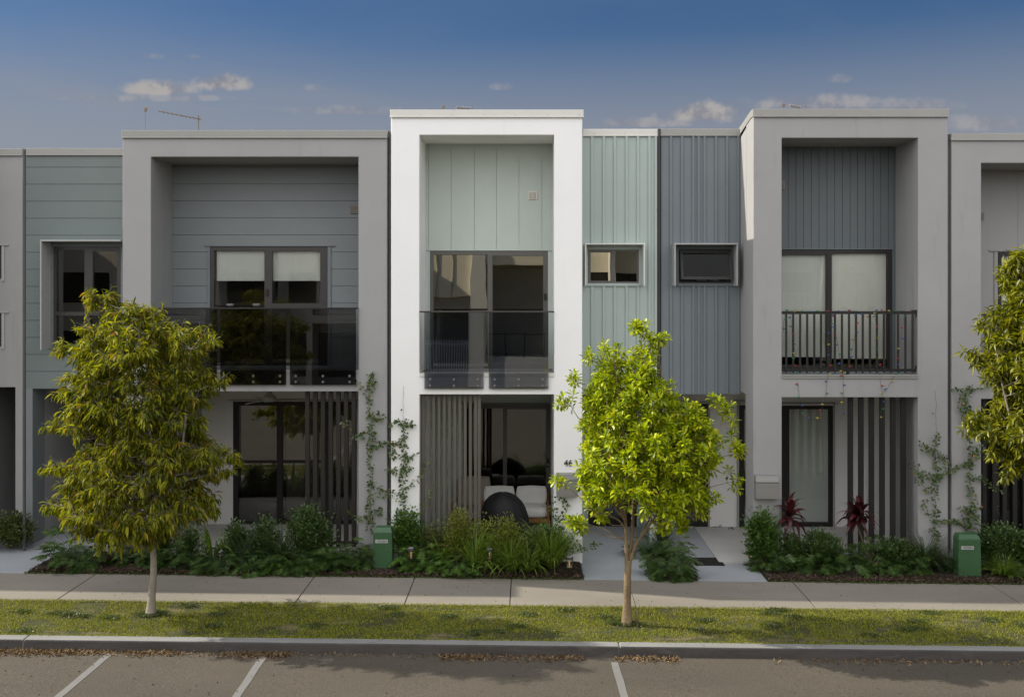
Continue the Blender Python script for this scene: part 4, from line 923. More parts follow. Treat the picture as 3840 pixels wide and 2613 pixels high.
# ------------------------------------------------------------------ garden plants
GH = [0.0]
def garden(px, py):
    v = gp(px, py); GH[0] = 0.0
    if v.y > -.16 and not (2.0 < v.x < 2.8) and v.x > -9:
        Y2 = -.16-.12*random.random(); GH[0] = (v.y-Y2)*(py-CY)/F; x = X_(px, Y2); return np.array([x, Y2, gz(x)+.03])
    return np.array([v.x, v.y, gz(v.x)+.03])
def put(name, label, cat, b, group=None): return empty(name, tuple(b), label, cat, group)
def leafset(root, b, part, lm, kind, P, D, L, W, roll=.3, zl=None):
    return leaves_mesh(part, LM[lm], kind, np.array(P), np.array(D), L, W, root, roll=roll, root=tuple(b), zl=zl)
def lobed(px, py, r, h, label, lm='dark', n=46, name='philodendron', L=None):
    r *= 1.15; h *= 1.45; n = int(n*2.5)
    b = garden(px, py); root = put(name, label, 'plant', b); P = []; D = []; S = MB()
    for i in range(n):
        a = rng.uniform(0, 6.28); q = rng.uniform(.05,1)**.6; el = 1.15-.95*q+rng.normal(0,.12)
        d = np.array([math.cos(a)*math.cos(el), math.sin(a)*math.cos(el), math.sin(el)])
        ln = h*(.62+.40*rng.uniform())*(1-.25*q); e = b+d*ln*np.array([r/h*1.0, r/h*.8, 1]); e[2] = max(e[2], b[2]+.05)
        P.append(e); dd = np.array([math.cos(a)*.9, math.sin(a)*.9, .25-.75*q+rng.normal(0,.2)]); D.append(dd)
        S.tube([(0,0,0), tuple((e-b)*.6+np.array([0,0,.03])), tuple(e-b)], [.005,.004,.003], 4, cap=False)
    local(S).build('stems', M['stem'], root)
    n_ = len(P); Ls = rng.uniform(.75,1.2,n_)*(L or (r*.42+.08)); leafset(root, b, 'leaves', lm, 'lobed', P, D, Ls, Ls*.95, .22)
    return root
M['stem'] = mat('green_stem', (.05,.085,.025), .6, .2, 6)
M['wstem'] = mat('woody_stem', (.15,.10,.06), .85, .2, 8)
def tuft(px, py, r, h, label, lm='grassy', n=150, w=.011, name='tussock_grass', spread=1.0):
    h *= 1.42
    if n > 60: n = int(n*1.5); w *= 1.75
    b = garden(px, py); root = put(name, label, 'plant', b)
    a = rng.uniform(0, 6.28, n); el = np.clip(1.45-rng.uniform(0,1,n)**.8*1.0*spread, .25, 1.5)
    D = np.stack([np.cos(a)*np.cos(el), np.sin(a)*np.cos(el), np.sin(el)], 1); P = b+np.stack([np.cos(a), np.sin(a), 0*a], 1)*rng.uniform(0,.05,n)[:,None]
    L = rng.uniform(.6,1.1,n)*math.hypot(h, r*.7)
    leafset(root, b, 'blades', lm, 'blade', P, D, L, rng.uniform(.7,1.3,n)*w, .05, zl=L*rng.uniform(.3,1.0,n))
    return root
def shrub(px, py, r, h, label, lm='shrubC', n=900, L=(.022,.036), W=(.010,.016), name='shrub', kind='oval', up=.6, stems=14):
    h *= .94; n = int(n*2.5); L = (L[0]*1.3, L[1]*1.35); W = (W[0]*1.45, W[1]*1.45)
    b = garden(px, py); h = h+.62*GH[0]; root = put(name, label, 'plant', b); S = MB(); P = []; D = []
    cs = []
    for k in range(stems):
        a = rng.uniform(0, 6.28); q = rng.uniform(0,1)**.5; top = b+np.array([math.cos(a)*r*q*.85, math.sin(a)*r*q*.7, h*(1-.42*q*q)*rng.uniform(.72,1.0)])
        mid = (b+top)/2+np.array([math.cos(a), math.sin(a), 0])*r*.18*q
        S.tube([(0,0,0), tuple(mid-b), tuple(top-b)], [.007,.005,.002], 5, cap=False); cs.append((mid, top))
    for i in range(n):
        mid, top = cs[int(rng.integers(len(cs)))]; t = rng.uniform(0,1)**.6
        lo = b*.45+mid*.55; q = lo+(mid-lo)*min(1,t*2) if t < .5 else mid+(top-mid)*(t-.5)*2
        off = rng.normal(0, .045+.035*h, 3)*np.array([1,1,.6]); P.append(q+off); P[-1][2] = max(P[-1][2], b[2]+.03)
        D.append(unit(off+1e-6)*.8+np.array([0,0,up])+rng.normal(0,.3,3))
    local(S).build('stems', M['wstem'], root)
    leafset(root, b, 'leaves', lm, kind, P, D, rng.uniform(*L, n), rng.uniform(*W, n), .4)
    return root
def rosette(px, py, r, label, lm='red', n=26, w=.05, z=0, name='bromeliad', flat=.9):
    b = garden(px, py)+np.array([0,0,z]); root = put(name, label, 'plant', b)
    a = np.arange(n)*2.4; el = np.linspace(.15, 1.35, n)*flat
    D = np.stack([np.cos(a)*np.cos(el), np.sin(a)*np.cos(el), np.sin(el)], 1); P = np.tile(b, (n,1))+D*.02
    leafset(root, b, 'leaves', lm, 'blade', P, D, r*rng.uniform(.8,1.1,n), w*rng.uniform(.8,1.1,n), .05, zl=np.full(n, r*.9))
    return root
# bed in front of the left house
shrub(35, 2062, .42, .78, 'rounded green bush at the left edge beside the entry path', 'shrubB', 1500, L=(.03,.045), W=(.016,.024), stems=22)
lobed(290, 2122, .46, .40, 'lobed-leaf plant at the left tip of the garden bed by the entry path')
rosette(435, 2120, .42, 'dark maroon rosette plant left of the pale tree trunk', w=.07)
lobed(520, 2112, .36, .34, 'lobed-leaf plant just left of the pale tree trunk')
lobed(610, 2118, .34, .34, 'lobed-leaf plant half hidden by the pale tree trunk')
lobed(705, 2122, .36, .34, 'low lobed-leaf plant between the tree trunk and the strap-leaf plant')
shrub(610, 2045, .17, .50, 'narrow dark upright shrub against the pier behind the tree trunk', 'dark', 500, L=(.035,.05), W=(.018,.026), stems=6)
shrub(705, 2048, .17, .46, 'narrow dark upright shrub, right one of the two behind the tree trunk', 'dark', 450, L=(.035,.05), W=(.018,.026), stems=6)
tuft(795, 2110, .40, .62, 'strap-leaf plant with few broad light green blades left of the fine grass', 'grassy', 26, .05, name='cordyline', spread=.8)
tuft(925, 2122, .42, .62, 'fine bluish grass tussock below the glazed sliding door', 'blueg', 190, .008)
shrub(880, 2050, .26, .55, 'dark leafy shrub below the left door panel', 'dark', 900, L=(.03,.045), W=(.016,.024))
shrub(985, 2052, .28, .68, 'taller dark leafy shrub below the door mullion', 'dark', 1100, L=(.03,.045), W=(.016,.024))
tuft(1055, 2125, .36, .58, 'green grass tussock in front of the big dark shrub', 'grassyd', 150, .009)
shrub(1160, 2060, .46, .95, 'large dark shrub growing up into the left batten screen', 'dark', 2200, L=(.03,.045), W=(.016,.024), stems=26)
lobed(1030, 2140, .30, .26, 'small low lobed-leaf plant at the path edge under the grass tussock', 'mid', n=30)
lobed(1170, 2132, .42, .34, 'dense lobed-leaf plant in front of the left batten screen')
lobed(1265, 2130, .42, .36, 'dense lobed-leaf plant, middle of the row left of the green pillar')
lobed(1335, 2130, .30, .32, 'lobed-leaf plant touching the left side of the green pillar', n=34)
rosette(1190, 2100, .24, 'small pink-centred broad leaf plant among the lobed leaves', 'pup', 12, .09)
# bed in front of the white house
shrub(1520, 2090, .32, .90, 'leafy vine base bush at the foot of the white pier beside the green pillar', 'mid', 1300, L=(.035,.05), W=(.022,.032), stems=20)
lobed(1590, 2128, .44, .42, 'silvery green lobed-leaf plant beside the first garden light', 'mid', n=54)
tuft(1658, 2105, .42, .70, 'bright strap-leaf plant with long pointed leaves under the taupe screen', 'grassy', 24, .055, name='cordyline', spread=.75)
shrub(1622, 2055, .24, .62, 'brownish olive shrub against the taupe batten screen', 'shrubB', 900)
shrub(1712, 2062, .26, .92, 'tall yellow green shrub reaching up the taupe batten screen', 'shrubC', 1300)
shrub(1795, 2066, .26, .66, 'yellow green shrub left of the covered barbecue', 'shrubC', 1000)
shrub(1890, 2072, .34, .80, 'bushy yellow green shrub in front of the covered barbecue', 'shrubC', 1900, stems=22)
shrub(1995, 2082, .34, .58, 'low olive shrub in front of the outdoor sofa', 'shrubB', 1500, stems=20)
tuft(1782, 2138, .48, .72, 'fountain of thin green grass between the two left garden lights', 'grassy', 210, .010)
tuft(1915, 2148, .46, .62, 'arching grass tussock right of the middle garden light', 'grassy', 170, .011)
tuft(2068, 2140, .42, .78, 'upright dense grass tussock left of the rightmost lit garden light', 'grassy', 240, .010, spread=.8)
lobed(1720, 2152, .30, .24, 'low lobed-leaf plant in front of the strap-leaf plant', 'mid', n=26)
tuft(1850, 2132, .36, .55, 'short green grass tussock behind the middle garden light', 'grassy', 130, .010)
tuft(1985, 2150, .36, .56, 'light green grass tussock between the arching and the upright tussock', 'grassy', 150, .010)
shrub(2060, 2085, .26, .62, 'dark green shrub in front of the right arm of the sofa', 'mid', 900, L=(.03,.045), W=(.016,.024))
lobed(820, 2140, .32, .26, 'low lobed-leaf plant in front of the strap-leaf plant in the left bed', n=32)
lobed(940, 2148, .30, .22, 'low lobed-leaf plant in front of the bluish grass tussock', 'mid', n=28)
lobed(1100, 2140, .36, .30, 'lobed-leaf plant in front of the dark green grass tussock', n=34)
lobed(3400, 2135, .36, .30, 'lobed-leaf plant left of the grass under the right grey pier', n=34)
tuft(3560, 2150, .30, .36, 'small grass tussock between the downpipe and the right green pillar', 'grassyd', 110, .010)
# plants between the two entries
tuft(2470, 2055, .38, .40, 'dark low grass between the two entry paths', 'grassyd', 170, .010)
lobed(2430, 2085, .32, .30, 'dark lobed-leaf plant at the left of the small bed between the paths', n=34)
lobed(2530, 2105, .24, .30, 'dark lobed-leaf plant beside the black doormat', n=38)
lobed(2515, 2160, .36, .34, 'dark lobed-leaf plant at the front of the small bed between the paths', n=56)
# right bed
shrub(2856, 2105, .24, 1.02, 'upright vine bush below the right letterbox', 'mid', 1300, L=(.035,.05), W=(.022,.032), stems=16)
lobed(2905, 2135, .36, .34, 'lobed-leaf plant at the left end of the right bed', n=36)
shrub(2965, 2088, .24, .55, 'small dark shrub right of the vine bush under the letterbox', 'dark', 800, L=(.03,.045), W=(.016,.024))
shrub(3075, 2085, .40, .55, 'wide dark shrub below the frosted door', 'dark', 1700, L=(.03,.045), W=(.014,.02), stems=22)
lobed(3060, 2128, .44, .36, 'low lobed-leaf plant between the two maroon cordylines')
lobed(3170, 2122, .50, .42, 'large dark lobed-leaf plant at the foot of the black battens')
lobed(3290, 2128, .40, .34, 'dark lobed-leaf plant behind the small pale garden light')
shrub(3355, 2092, .34, .50, 'dark shrub at the right end of the black battens', 'dark', 1300, L=(.03,.045), W=(.014,.02), stems=18)
tuft(3470, 2142, .46, .56, 'green grass tussock below the right grey pier', 'grassyd', 210, .010)
rosette(3015, 2145, .22, 'tiny crimson rosette at the foot of the left cordyline', 'red', 14, .06)
shrub(3755, 2105, .40, .86, 'dark leafy bush behind the right green pillar', 'dark', 1900, L=(.03,.045), W=(.018,.026), stems=24)
tuft(3760, 2168, .36, .38, 'low yellow green grass right of the right green pillar', 'grassy', 150, .010)
lobed(3815, 2150, .38, .34, 'lobed-leaf plant at the right edge of the view', n=40)
shrub(3850, 2110, .34, .62, 'dark bush at the far right edge under the tall tree', 'dark', 1200, L=(.03,.045), W=(.018,.026))
# maroon cordylines on leaning canes
for k, (bx, by, pts, hx_, hy_, lab) in enumerate((
    (3018, 2138, ((3005,2080),(2985,2010),(2962,1950)), 2955, 1935, 'maroon cordyline on one leaning cane near the right letterbox'),
    (3290, 2152, ((3262,2090),(3235,2030),(3212,1955)), 3200, 1945, 'larger maroon cordyline on two leaning canes before the black battens'))):
    b = garden(bx, by); root = put('cordyline', lab, 'plant', b)
    Yc = b[1]; Yh = Yc+.15
    path_ = [b]+[np.array(tuple(pt(p[0], p[1], Yc+.05*(i+1)))) for i, p in enumerate(pts)]
    top = path_[-1]
    S = MB(); S.tube([tuple(q-b) for q in path_], [.014,.013,.012,.012], 8); local(S).build('cane', M['wstem'], root, smooth=True)
    heads = [(top, 1.0)]
    if k:
        p2 = [b+np.array([.03,.03,0])]+[np.array(tuple(pt(x, y, Yc+.1))) for x, y in ((3268,2060),(3245,1990),(3228,1945))]
        S = MB(); S.tube([tuple(q-b) for q in p2], [.012,.011,.010,.010], 8); local(S).build('cane', M['wstem'], root, smooth=True); heads.append((p2[-1], .8))
    for tp, sc in heads:
        n = 26; a = np.arange(n)*2.4+rng.uniform(0,6); el = np.linspace(-.35, 1.4, n)
        D = np.stack([np.cos(a)*np.cos(el), np.sin(a)*np.cos(el), np.sin(el)], 1)
        P = tp+np.array([0,0,1])*np.linspace(0,.16,n)[:,None]
        Lc = rng.uniform(.32,.46,n)*sc; leafset(root, b, 'leaf_head', 'red', 'blade', P, D, Lc, rng.uniform(.075,.105,n), .2, zl=Lc*rng.uniform(.7,2.0,n))
# climbing vines
def vine(label, lines, n, lm='vine', Yv=-.03, L=(.036,.060), W=(.026,.040)):
    b0 = pt(lines[0][0][0], lines[0][0][1], Yv); root = put('climbing_vine', label, 'vine', (b0.x, Yv, b0.z)); b = np.array(tuple(b0)); S = MB(); P = []; D = []
    for ln, dens in lines_d(lines):
        pts = [np.array(tuple(pt(x, y, Yv)))+np.array([0, rng.uniform(-.03,.02), 0]) for x, y in ln]
        Q = []
        for i in range(len(pts)-1):
            for s_ in range(5): Q.append(pts[i]+(pts[i+1]-pts[i])*s_/5+rng.normal(0,.006,3)*np.array([1,.5,1]))
        Q.append(pts[-1]); S.tube([tuple(q-b) for q in Q], .0028, 5, cap=False)
        seg = np.linalg.norm(np.diff(np.array(Q), axis=0), axis=1); tot = seg.sum(); m = int(tot*dens*1.25)
        for _ in range(m):
            k = rng.choice(len(seg), p=seg/tot); q = Q[k]+(Q[k+1]-Q[k])*rng.uniform(); a = rng.uniform(0, 6.28)
            off = np.array([math.cos(a), -abs(rng.normal(0,.35)), math.sin(a)*.8]); P.append(q+off*rng.uniform(.003,.05)*(1+.5*(dens > 100))); D.append(off+np.array([0,-.3,-.15]))
    local(S).build('stems', M['wstem'], root)
    m = len(P); up = np.tile([0,-1.0,.5], (m,1))
    leaves_mesh('leaves', LM[lm], 'oval', np.array(P), np.array(D), rng.uniform(*L, m), rng.uniform(*W, m), root, up=up, roll=.45, root=tuple(b))
    return root
def lines_d(lines):
    out = []
    for l in lines:
        if isinstance(l[-1], (int, float)): out.append((l[:-1], l[-1]))
        else: out.append((l, 60))
    return out
vine('leafy vine climbing the grey pier left of the downpipe', [
    [(1390,1990),(1388,1900),(1392,1800),(1390,1700),(1393,1600),(1385,1520),(1392,1460),(1405,1400),75], [(1392,1620),(1360,1632),(1330,1640),110], [(1390,1560),(1415,1570),(1435,1552),130],
    [(1388,1680),(1410,1672),(1436,1668),90], [(1388,1500),(1360,1450),(1345,1440),(1330,1425),40], [(1388,1455),(1400,1420),(1395,1405),120], [(1390,1650),(1440,1665),(1480,1660),(1510,1650),40],
    [(1396,1790),(1420,1850),(1450,1862),(1485,1868),30], [(1388,1935),(1360,1940),(1330,1935),(1315,1925),80], [(1395,1930),(1420,1915),(1425,1900),120], [(1330,1640),(1300,1600),(1283,1575),35], [(1388,1830),(1378,1900),(1392,1950),15]], 0)
vine('leafy vine on a thin wire climbing the white pier', [
    [(1515,2000),(1513,1900),(1510,1820),(1516,1760),(1512,1700),(1516,1640),(1512,1580),80], [(1512,1590),(1540,1582),(1535,1600),160], [(1512,1585),(1480,1580),(1460,1590),90],
    [(1514,1722),(1535,1708),(1562,1706),110], [(1512,1765),(1480,1762),(1460,1760),110], [(1508,1700),(1485,1720),(1468,1700),(1466,1672),50], [(1515,1830),(1560,1800),(1590,1770),(1603,1718),40],
    [(1512,1660),(1480,1664),(1465,1650),60], [(1518,1860),(1490,1850),(1450,1840),(1420,1825),60], [(1512,1580),(1513,1510),(1513,1448),2], [(1515,1755),(1530,1750),(1525,1770),160], [(1560,1950),(1600,1880),(1622,1820),45]], 0)
vine('loose dark vine on the white pier below the letterbox', [
    [(2120,2080),(2105,2000),(2110,1940),(2130,1900),(2105,1870),75], [(2120,2060),(2150,1990),(2170,1930),70], [(2110,1990),(2085,1960),(2080,1900),60], [(2150,2030),(2175,2050),60], [(2150,2060),(2200,2055),(2240,2040),70], [(2090,1960),(2070,1900),(2075,1850),30]], 0)
vine('vine climbing the right grey pier near the top wire', [
    [(3500,2130),(3512,2040),(3510,1940),(3508,1850),(3512,1780),(3508,1700),(3510,1620),60], [(3510,1800),(3470,1780),(3440,1770),(3428,1745),120], [(3510,1790),(3545,1765),(3570,1760),120], [(3500,1690),(3470,1690),(3455,1660),100],
    [(3510,1700),(3540,1715),(3550,1745),90], [(3508,1950),(3475,1930),(3460,1900),(3470,1870),40], [(3520,1950),(3560,1955),(3590,1950),70], [(3500,1845),(3470,1830),(3430,1790),50], [(3505,2000),(3480,1980),60], [(3505,1460),(3508,1540),(3509,1620),2]], 0)
vine('taller vine climbing the house wall right of the grey downpipe', [
    [(3640,2060),(3635,1960),(3645,1880),(3635,1800),(3640,1720),(3632,1640),(3640,1560),(3620,1500),(3630,1460),(3650,1450),85], [(3640,1740),(3600,1745),(3575,1760),90], [(3640,1790),(3670,1790),(3720,1820),(3770,1850),50],
    [(3640,1720),(3665,1690),(3675,1675),120], [(3610,1900),(3630,1950),140], [(3645,1950),(3670,1900),120], [(3645,1460),(3690,1455),(3740,1430),(3760,1405),40], [(3612,1460),(3585,1460),(3570,1455),60], [(3615,1580),(3605,1500),(3612,1470),110], [(3640,1980),(3590,1960),(3560,1950),80]], 0)
# ------------------------------------------------------------------ grass, chips and dry leaves
def scatter(name, m, kind, n, fx, fy, L, W, tilt, z=0.0, roll=1.0, k='stuff', keep=None, up=None):
    x = fx(n); y = fy(n, x)
    if keep is not None: q = keep(x, y); x, y = x[q], y[q]
    n = len(x); a = rng.uniform(0, 6.28, n); t = rng.normal(tilt[0], tilt[1], n)
    D = np.stack([np.cos(a)*np.cos(t), np.sin(a)*np.cos(t), np.sin(t)], 1); P = np.stack([x, y, z-SLOPE*x+rng.uniform(0,.006,n)], 1)
    o = leaves_mesh(name, m, kind, P, D, rng.uniform(*L, n), rng.uniform(*W, n), None, roll=roll)
    return tag(o, kind=k)
def pn(x, y, s, seed):   # cheap smooth noise
    r = np.random.default_rng(seed); v = 0
    for _ in range(6):
        a = r.uniform(0, 6.28); f = s*r.uniform(.5,2); v = v+np.sin((x*math.cos(a)+y*math.sin(a)*1.6)*f+r.uniform(0,6.28))
    return v/6
TM['fleck'] = (np.array([(-.5,0,0),(.5,0,0),(.25,1,0),(-.3,.8,.1)], float), np.array([(0,1,2),(0,2,3)]))
TM['gblade'] = (np.array([(-.5,0,0),(.5,0,0),(0,1,-.25)], float), np.array([(0,1,2)]))
TM['chipbox'] = (np.array([(-.5,0,0),(.5,0,0),(.5,1,0),(-.5,1,0),(0,.5,.35)], float), np.array([(0,1,4),(1,2,4),(2,3,4),(3,0,4)]))
BARE = [(gp(px, py).x, gp(px, py).y, rx_, ry_) for px, py, rx_, ry_ in ((1960,2385,.55,.10),(2150,2372,.20,.06),(1700,2285,.30,.04),(2600,2395,.12,.05),(2265,2372,.18,.05),(560,2312,.22,.10),(2350,2352,.26,.12),(700,2283,.25,.05),(3200,2405,.5,.07),(1250,2400,.6,.05),(260,2375,.6,.08),(3620,2330,.3,.07))]
def bare(x, y):
    k = np.ones(len(x), bool)
    for bx_, by_, rx_, ry_ in BARE: k &= ((x-bx_)/rx_)**2+((y-by_)/ry_)**2 > 1+rng.normal(0,.35,len(x))
    return k
tag(scatter('verge_grass', LM['turf'], 'gblade', 150000, lambda n: rng.uniform(-11.5, 11.5, n), lambda n, x: rng.uniform(Y_KB+.01, Y_PF-.005, n), (.018,.042), (.005,.009), (.9,.45),
    z=-.004, keep=lambda x, y: (pn(x, y, 3.0, 5)*.9+pn(x, y, 9, 6)*.7-np.where(y < Y_KB+.22, .30, 0) > -.24+rng.uniform(-.3,.12,len(x))-0*x)&bare(x, y)|(rng.uniform(0,1,len(x)) < .14)), 'short mown green grass with thin patches', 'grass')
# darker clover and weed clumps, tufts round the two trunks
wx = rng.uniform(-10.5, 10.5, 46); wy = rng.uniform(Y_KB+.1, Y_PF-.05, 46)
wx = np.concatenate([wx, np.full(5, bLt[0])+rng.normal(0,.10,5), np.full(6, bCt[0])+rng.normal(.05,.12,6)]); wy = np.concatenate([wy, np.full(5, YtL)+rng.normal(0,.05,5), np.full(6, YtC)+rng.normal(0,.05,6)])
wi = lambda n: rng.integers(0, len(wx), n)
_i = wi(15000)
tag(scatter('verge_weeds', LM['shrubB'], 'fleck', 15000, lambda n: wx[_i]+rng.normal(0,.075,n), lambda n, x: wy[_i]+rng.normal(0,.045,n), (.014,.034), (.008,.018), (.7,.4), z=.012), 'low clover and weed clumps in the verge', 'weeds')
# uneven edges over path and kerb
tag(scatter('grass_edge', LM['turf'], 'gblade', 16000, lambda n: rng.uniform(-11.5, 11.5, n), lambda n, x: Y_PF+.012+rng.normal(0,.022,n)+.02*pn(x, x*0, 5, 9), (.018,.038), (.005,.009), (.7,.5), z=.004), 'ragged grass fringe over the footpath edge', 'grass')
tag(scatter('grass_edge', LM['turf'], 'gblade', 9000, lambda n: rng.uniform(-11.5, 11.5, n), lambda n, x: Y_KB+.004-np.abs(rng.normal(0,.016,n))*(1+pn(x, x*0, 6, 19)), (.016,.034), (.005,.009), (.6,.5), z=.008), 'ragged grass fringe along the back of the kerb', 'grass')
tag(scatter('bed_edge_cover', LM['shrubB'], 'fleck', 16000, lambda n: rng.uniform(-11, 11, n), lambda n, x: Y_PB+.02+rng.normal(0,.035,n)+.03*pn(x, x*0, 4, 12), (.012,.026), (.008,.016), (.3,.5), z=.012,
    keep=lambda x, y: ~(((x > .86)&(x < 2.1))|((x > 2.7)&(x < 3.9))|((x > -9.35)&(x < -8.1)))), 'creeping low ground cover along the bed edge', 'ground cover')
inbed = lambda x, y: ~(((x > .88)&(x < 2.06))|((x > 2.74)&(x < 3.87))|((x > -9.35)&(x < -8.05)))
tag(scatter('mulch', LM['chip'], 'chipbox', 34000, lambda n: rng.uniform(-11, 11, n), lambda n, x: Y_PB+.03+rng.uniform(0,1,n)**1.3*1.05, (.02,.055), (.008,.02), (.05,.25), z=.035, keep=inbed), 'dark wood chip mulch between the plants', 'mulch')
def litter_keep(x, y):
    px = CX+x*F/(DIST+y)
    w = (px < 1090)*1.0+((px > 1650)&(px < 2190))*.9+((px > 2300)&(px < 2550))*.6+(px > 2900)*.12+((px > 1090)&(px < 1650))*.05
    return rng.uniform(0,1,len(x)) < w*np.clip(.6+pn(x, y*0, 4, 21), .1, 1)
tag(scatter('dry_leaves', LM['dry'], 'fleck', 30000, lambda n: rng.uniform(-11, 11, n), lambda n, x: Y_KF-.01-np.abs(rng.normal(0,.085,n))*(1+.5*pn(x, x*0, 3, 22)), (.02,.055), (.008,.022), (.15,.4), z=-.125, keep=litter_keep), 'drift of dry brown leaves along the kerb', 'dry leaves')
tag(scatter('road_specks', LM['chip'], 'fleck', 260, lambda n: rng.uniform(-9, 9, n), lambda n, x: rng.uniform(-6.2, Y_KF, n), (.012,.03), (.008,.018), (0,.2), z=-.128), 'scattered leaf specks on the road', 'litter')
tag(scatter('path_specks', LM['chip'], 'fleck', 240, lambda n: rng.uniform(-9, 9, n), lambda n, x: rng.uniform(Y_PF, Y_PB, n), (.010,.024), (.006,.014), (0,.2), z=.011), 'scattered leaf specks on the footpath', 'litter')
# ------------------------------------------------------------------ objects
def pillar(px0, px1, py0, py1, txt, label, Yp):
    x0, x1 = X_(px0,Yp), X_(px1,Yp); z1, z0 = Z_(py0,Yp), Z_(py1,Yp); w = x1-x0; D_ = .24; h = z1-z0
    cx = (x0+x1)/2; root = empty('electrical_pillar', (cx, Yp, z0-.03), label, 'pillar box', 'green electrical pillars')
    m = local(MB()); t = .012
    m.hexa([(-w/2,0,0),(w/2,0,0),(w/2,D_,0),(-w/2,D_,0),(-w/2+t,t,h*.93),(w/2-t,t,h*.93),(w/2-t,D_,h*.93),(-w/2+t,D_,h*.93)]).build('body', M['boxgreen'], root, bevel=.012, seg=3)
    m = local(MB()); u = .03
    m.hexa([(-w/2+t-.006,t-.006,h*.9301),(w/2-t+.006,t-.006,h*.9301),(w/2-t+.006,D_,h*.9301),(-w/2+t-.006,D_,h*.9301),(-w/2+u+.01,u+.03,h+.03),(w/2-u-.01,u+.03,h+.03),(w/2-u-.01,D_-.02,h+.03),(-w/2+u+.01,D_-.02,h+.03)]).build('lid', M['boxgreen'], root, bevel=.01, seg=3)
    lw = .205; m = local(MB()); zc_ = h*.735; yl = t*.73-.006
    pl = m.box(-w/2+.05, -w/2+.05+lw, yl, yl+.004, zc_-.028, zc_+.028).build('number_plate', M['paper'], root)
    text_obj(txt, .052, (cx-w/2+.05+lw/2, Yp+yl-.002, z0-.03+zc_), M['black'], pl, 'plate_number', .0008, sx=.82)
    return root
pillar(1396, 1472, 1980, 2140, '12532504', 'green electrical pillar with plate 12532504 between the grey and white houses', -.55)
pillar(3594, 3682, 2006, 2160, '12532503', 'green electrical pillar with plate 12532503 at the right end of the beds', -.6)
def letterbox(px0, px1, py0, py1, label):
    Yl = -.13; x0, x1, z1, z0 = X_(px0,Yl), X_(px1,Yl), Z_(py0,Yl), Z_(py1,Yl); cx = (x0+x1)/2
    root = empty('letterbox', (cx, -.002, z0), label, 'letterbox', 'stainless letterboxes'); w = x1-x0; h = z1-z0
    local(MB()).hexa([(-w/2,Yl,0),(w/2,Yl,0),(w/2,0,0),(-w/2,0,0),(-w/2,Yl,h*.70),(w/2,Yl,h*.70),(w/2,0,h*.70),(-w/2,0,h*.70)]).build('body', M['steel'], root, bevel=.004)
    local(MB()).box(-w/2+.006, w/2-.006, Yl+.006, 0, h*.7001, h*.735).build('slot', M['black'], root)
    local(MB()).hexa([(-w/2,Yl,h*.7351),(w/2,Yl,h*.7351),(w/2,0,h*.7351),(-w/2,0,h*.7351),(-w/2,Yl+.02,h),(w/2,Yl+.02,h),(w/2,0,h+.01),(-w/2,0,h+.01)]).build('lid', M['steel'], root, bevel=.004)
    local(MB()).tube([(0,Yl-.004,h*.58),(0,Yl+.001,h*.58)], .008, 12).build('lock', M['chrome'], root)
letterbox(2087, 2166, 1778, 1864, 'stainless letterbox on the white pier half hidden by the lime green tree')
letterbox(2834, 2922, 1786, 1871, 'stainless letterbox on the grey pier above the maroon cordyline')
# garden lights
def glight(px, pyt, pyb, label, tilt=0.0, big=1.3):
    b = gp(px, pyb); base = (b.x, b.y, gz(b.x)); H = EYE-(pyt-CY)*(DIST+b.y)/F-base[2]
    root = empty('garden_light', base, label, 'garden light', 'solar garden lights'); w = .038*big
    local(MB()).tube([(0,0,-.02),(tilt*.5,0,H*.5),(tilt,0,H-.17)], .009, 8).build('stake', M['black'], root)
    lb = local(MB()); lb.box(tilt-w, tilt+w, -w, w, H-.170, H-.158)
    for sx in (-1,1):
        for sy in (-1,1): lb.box(tilt+sx*w-.004*sx-.004, tilt+sx*w-.004*sx+.004, sy*w-.004*sy-.004, sy*w-.004*sy+.004, H-.158, H-.03)
    lb.build('cage', M['black'], root)
    local(MB()).box(tilt-w*.86, tilt+w*.86, -w*.86, w*.86, H-.157, H-.031).build('lantern_glass', M['lglass'], root)
    local(MB()).tube([(tilt,0,H-.155),(tilt,0,H-.06)], .011, 10).build('lamp_tube', M['lamp'], root, smooth=True)
    u = w*1.25; local(MB()).hexa([(tilt-u,-u,H-.030),(tilt+u,-u,H-.030),(tilt+u,u,H-.030),(tilt-u,u,H-.030),(tilt-u*.8,-u*.8,H),(tilt+u*.8,-u*.8,H),(tilt+u*.8,u*.8,H),(tilt-u*.8,u*.8,H)]).build('cap', M['black'], root, bevel=.003)
    local(MB()).box(tilt-u*.6, tilt+u*.6, -u*.6, u*.6, H+.0005, H+.004).build('solar_panel', M['solar'], root)
M['lamp'] = mat('warm_lamp_tube', (.75,.60,.30), .5, .03, 5)
M['lamp'].node_tree.nodes['Principled BSDF'].inputs['Emission Color'].default_value = (1,.62,.22,1); M['lamp'].node_tree.nodes['Principled BSDF'].inputs['Emission Strength'].default_value = .12
M['lglass'] = glassmat('lantern_glass', (.86,.82,.70), 1.5)
M['solar'] = mat('solar_panel', (.30,.31,.34), .3, .05, 5)
glight(1541, 2054, 2152, 'lit garden light with warm lamp nearest the left green pillar')
glight(1836, 2057, 2150, 'lit garden light standing between the two grass fountains')
glight(2135, 2088, 2166, 'lit garden light at the corner beside the white entry path', big=1.35)
glight(3287, 2096, 2150, 'small pale garden light beside the two-cane cordyline', big=.95)
glight(2817, 2054, 2120, 'unlit dark garden light behind the leaves at the grey pier foot', big=1.1)
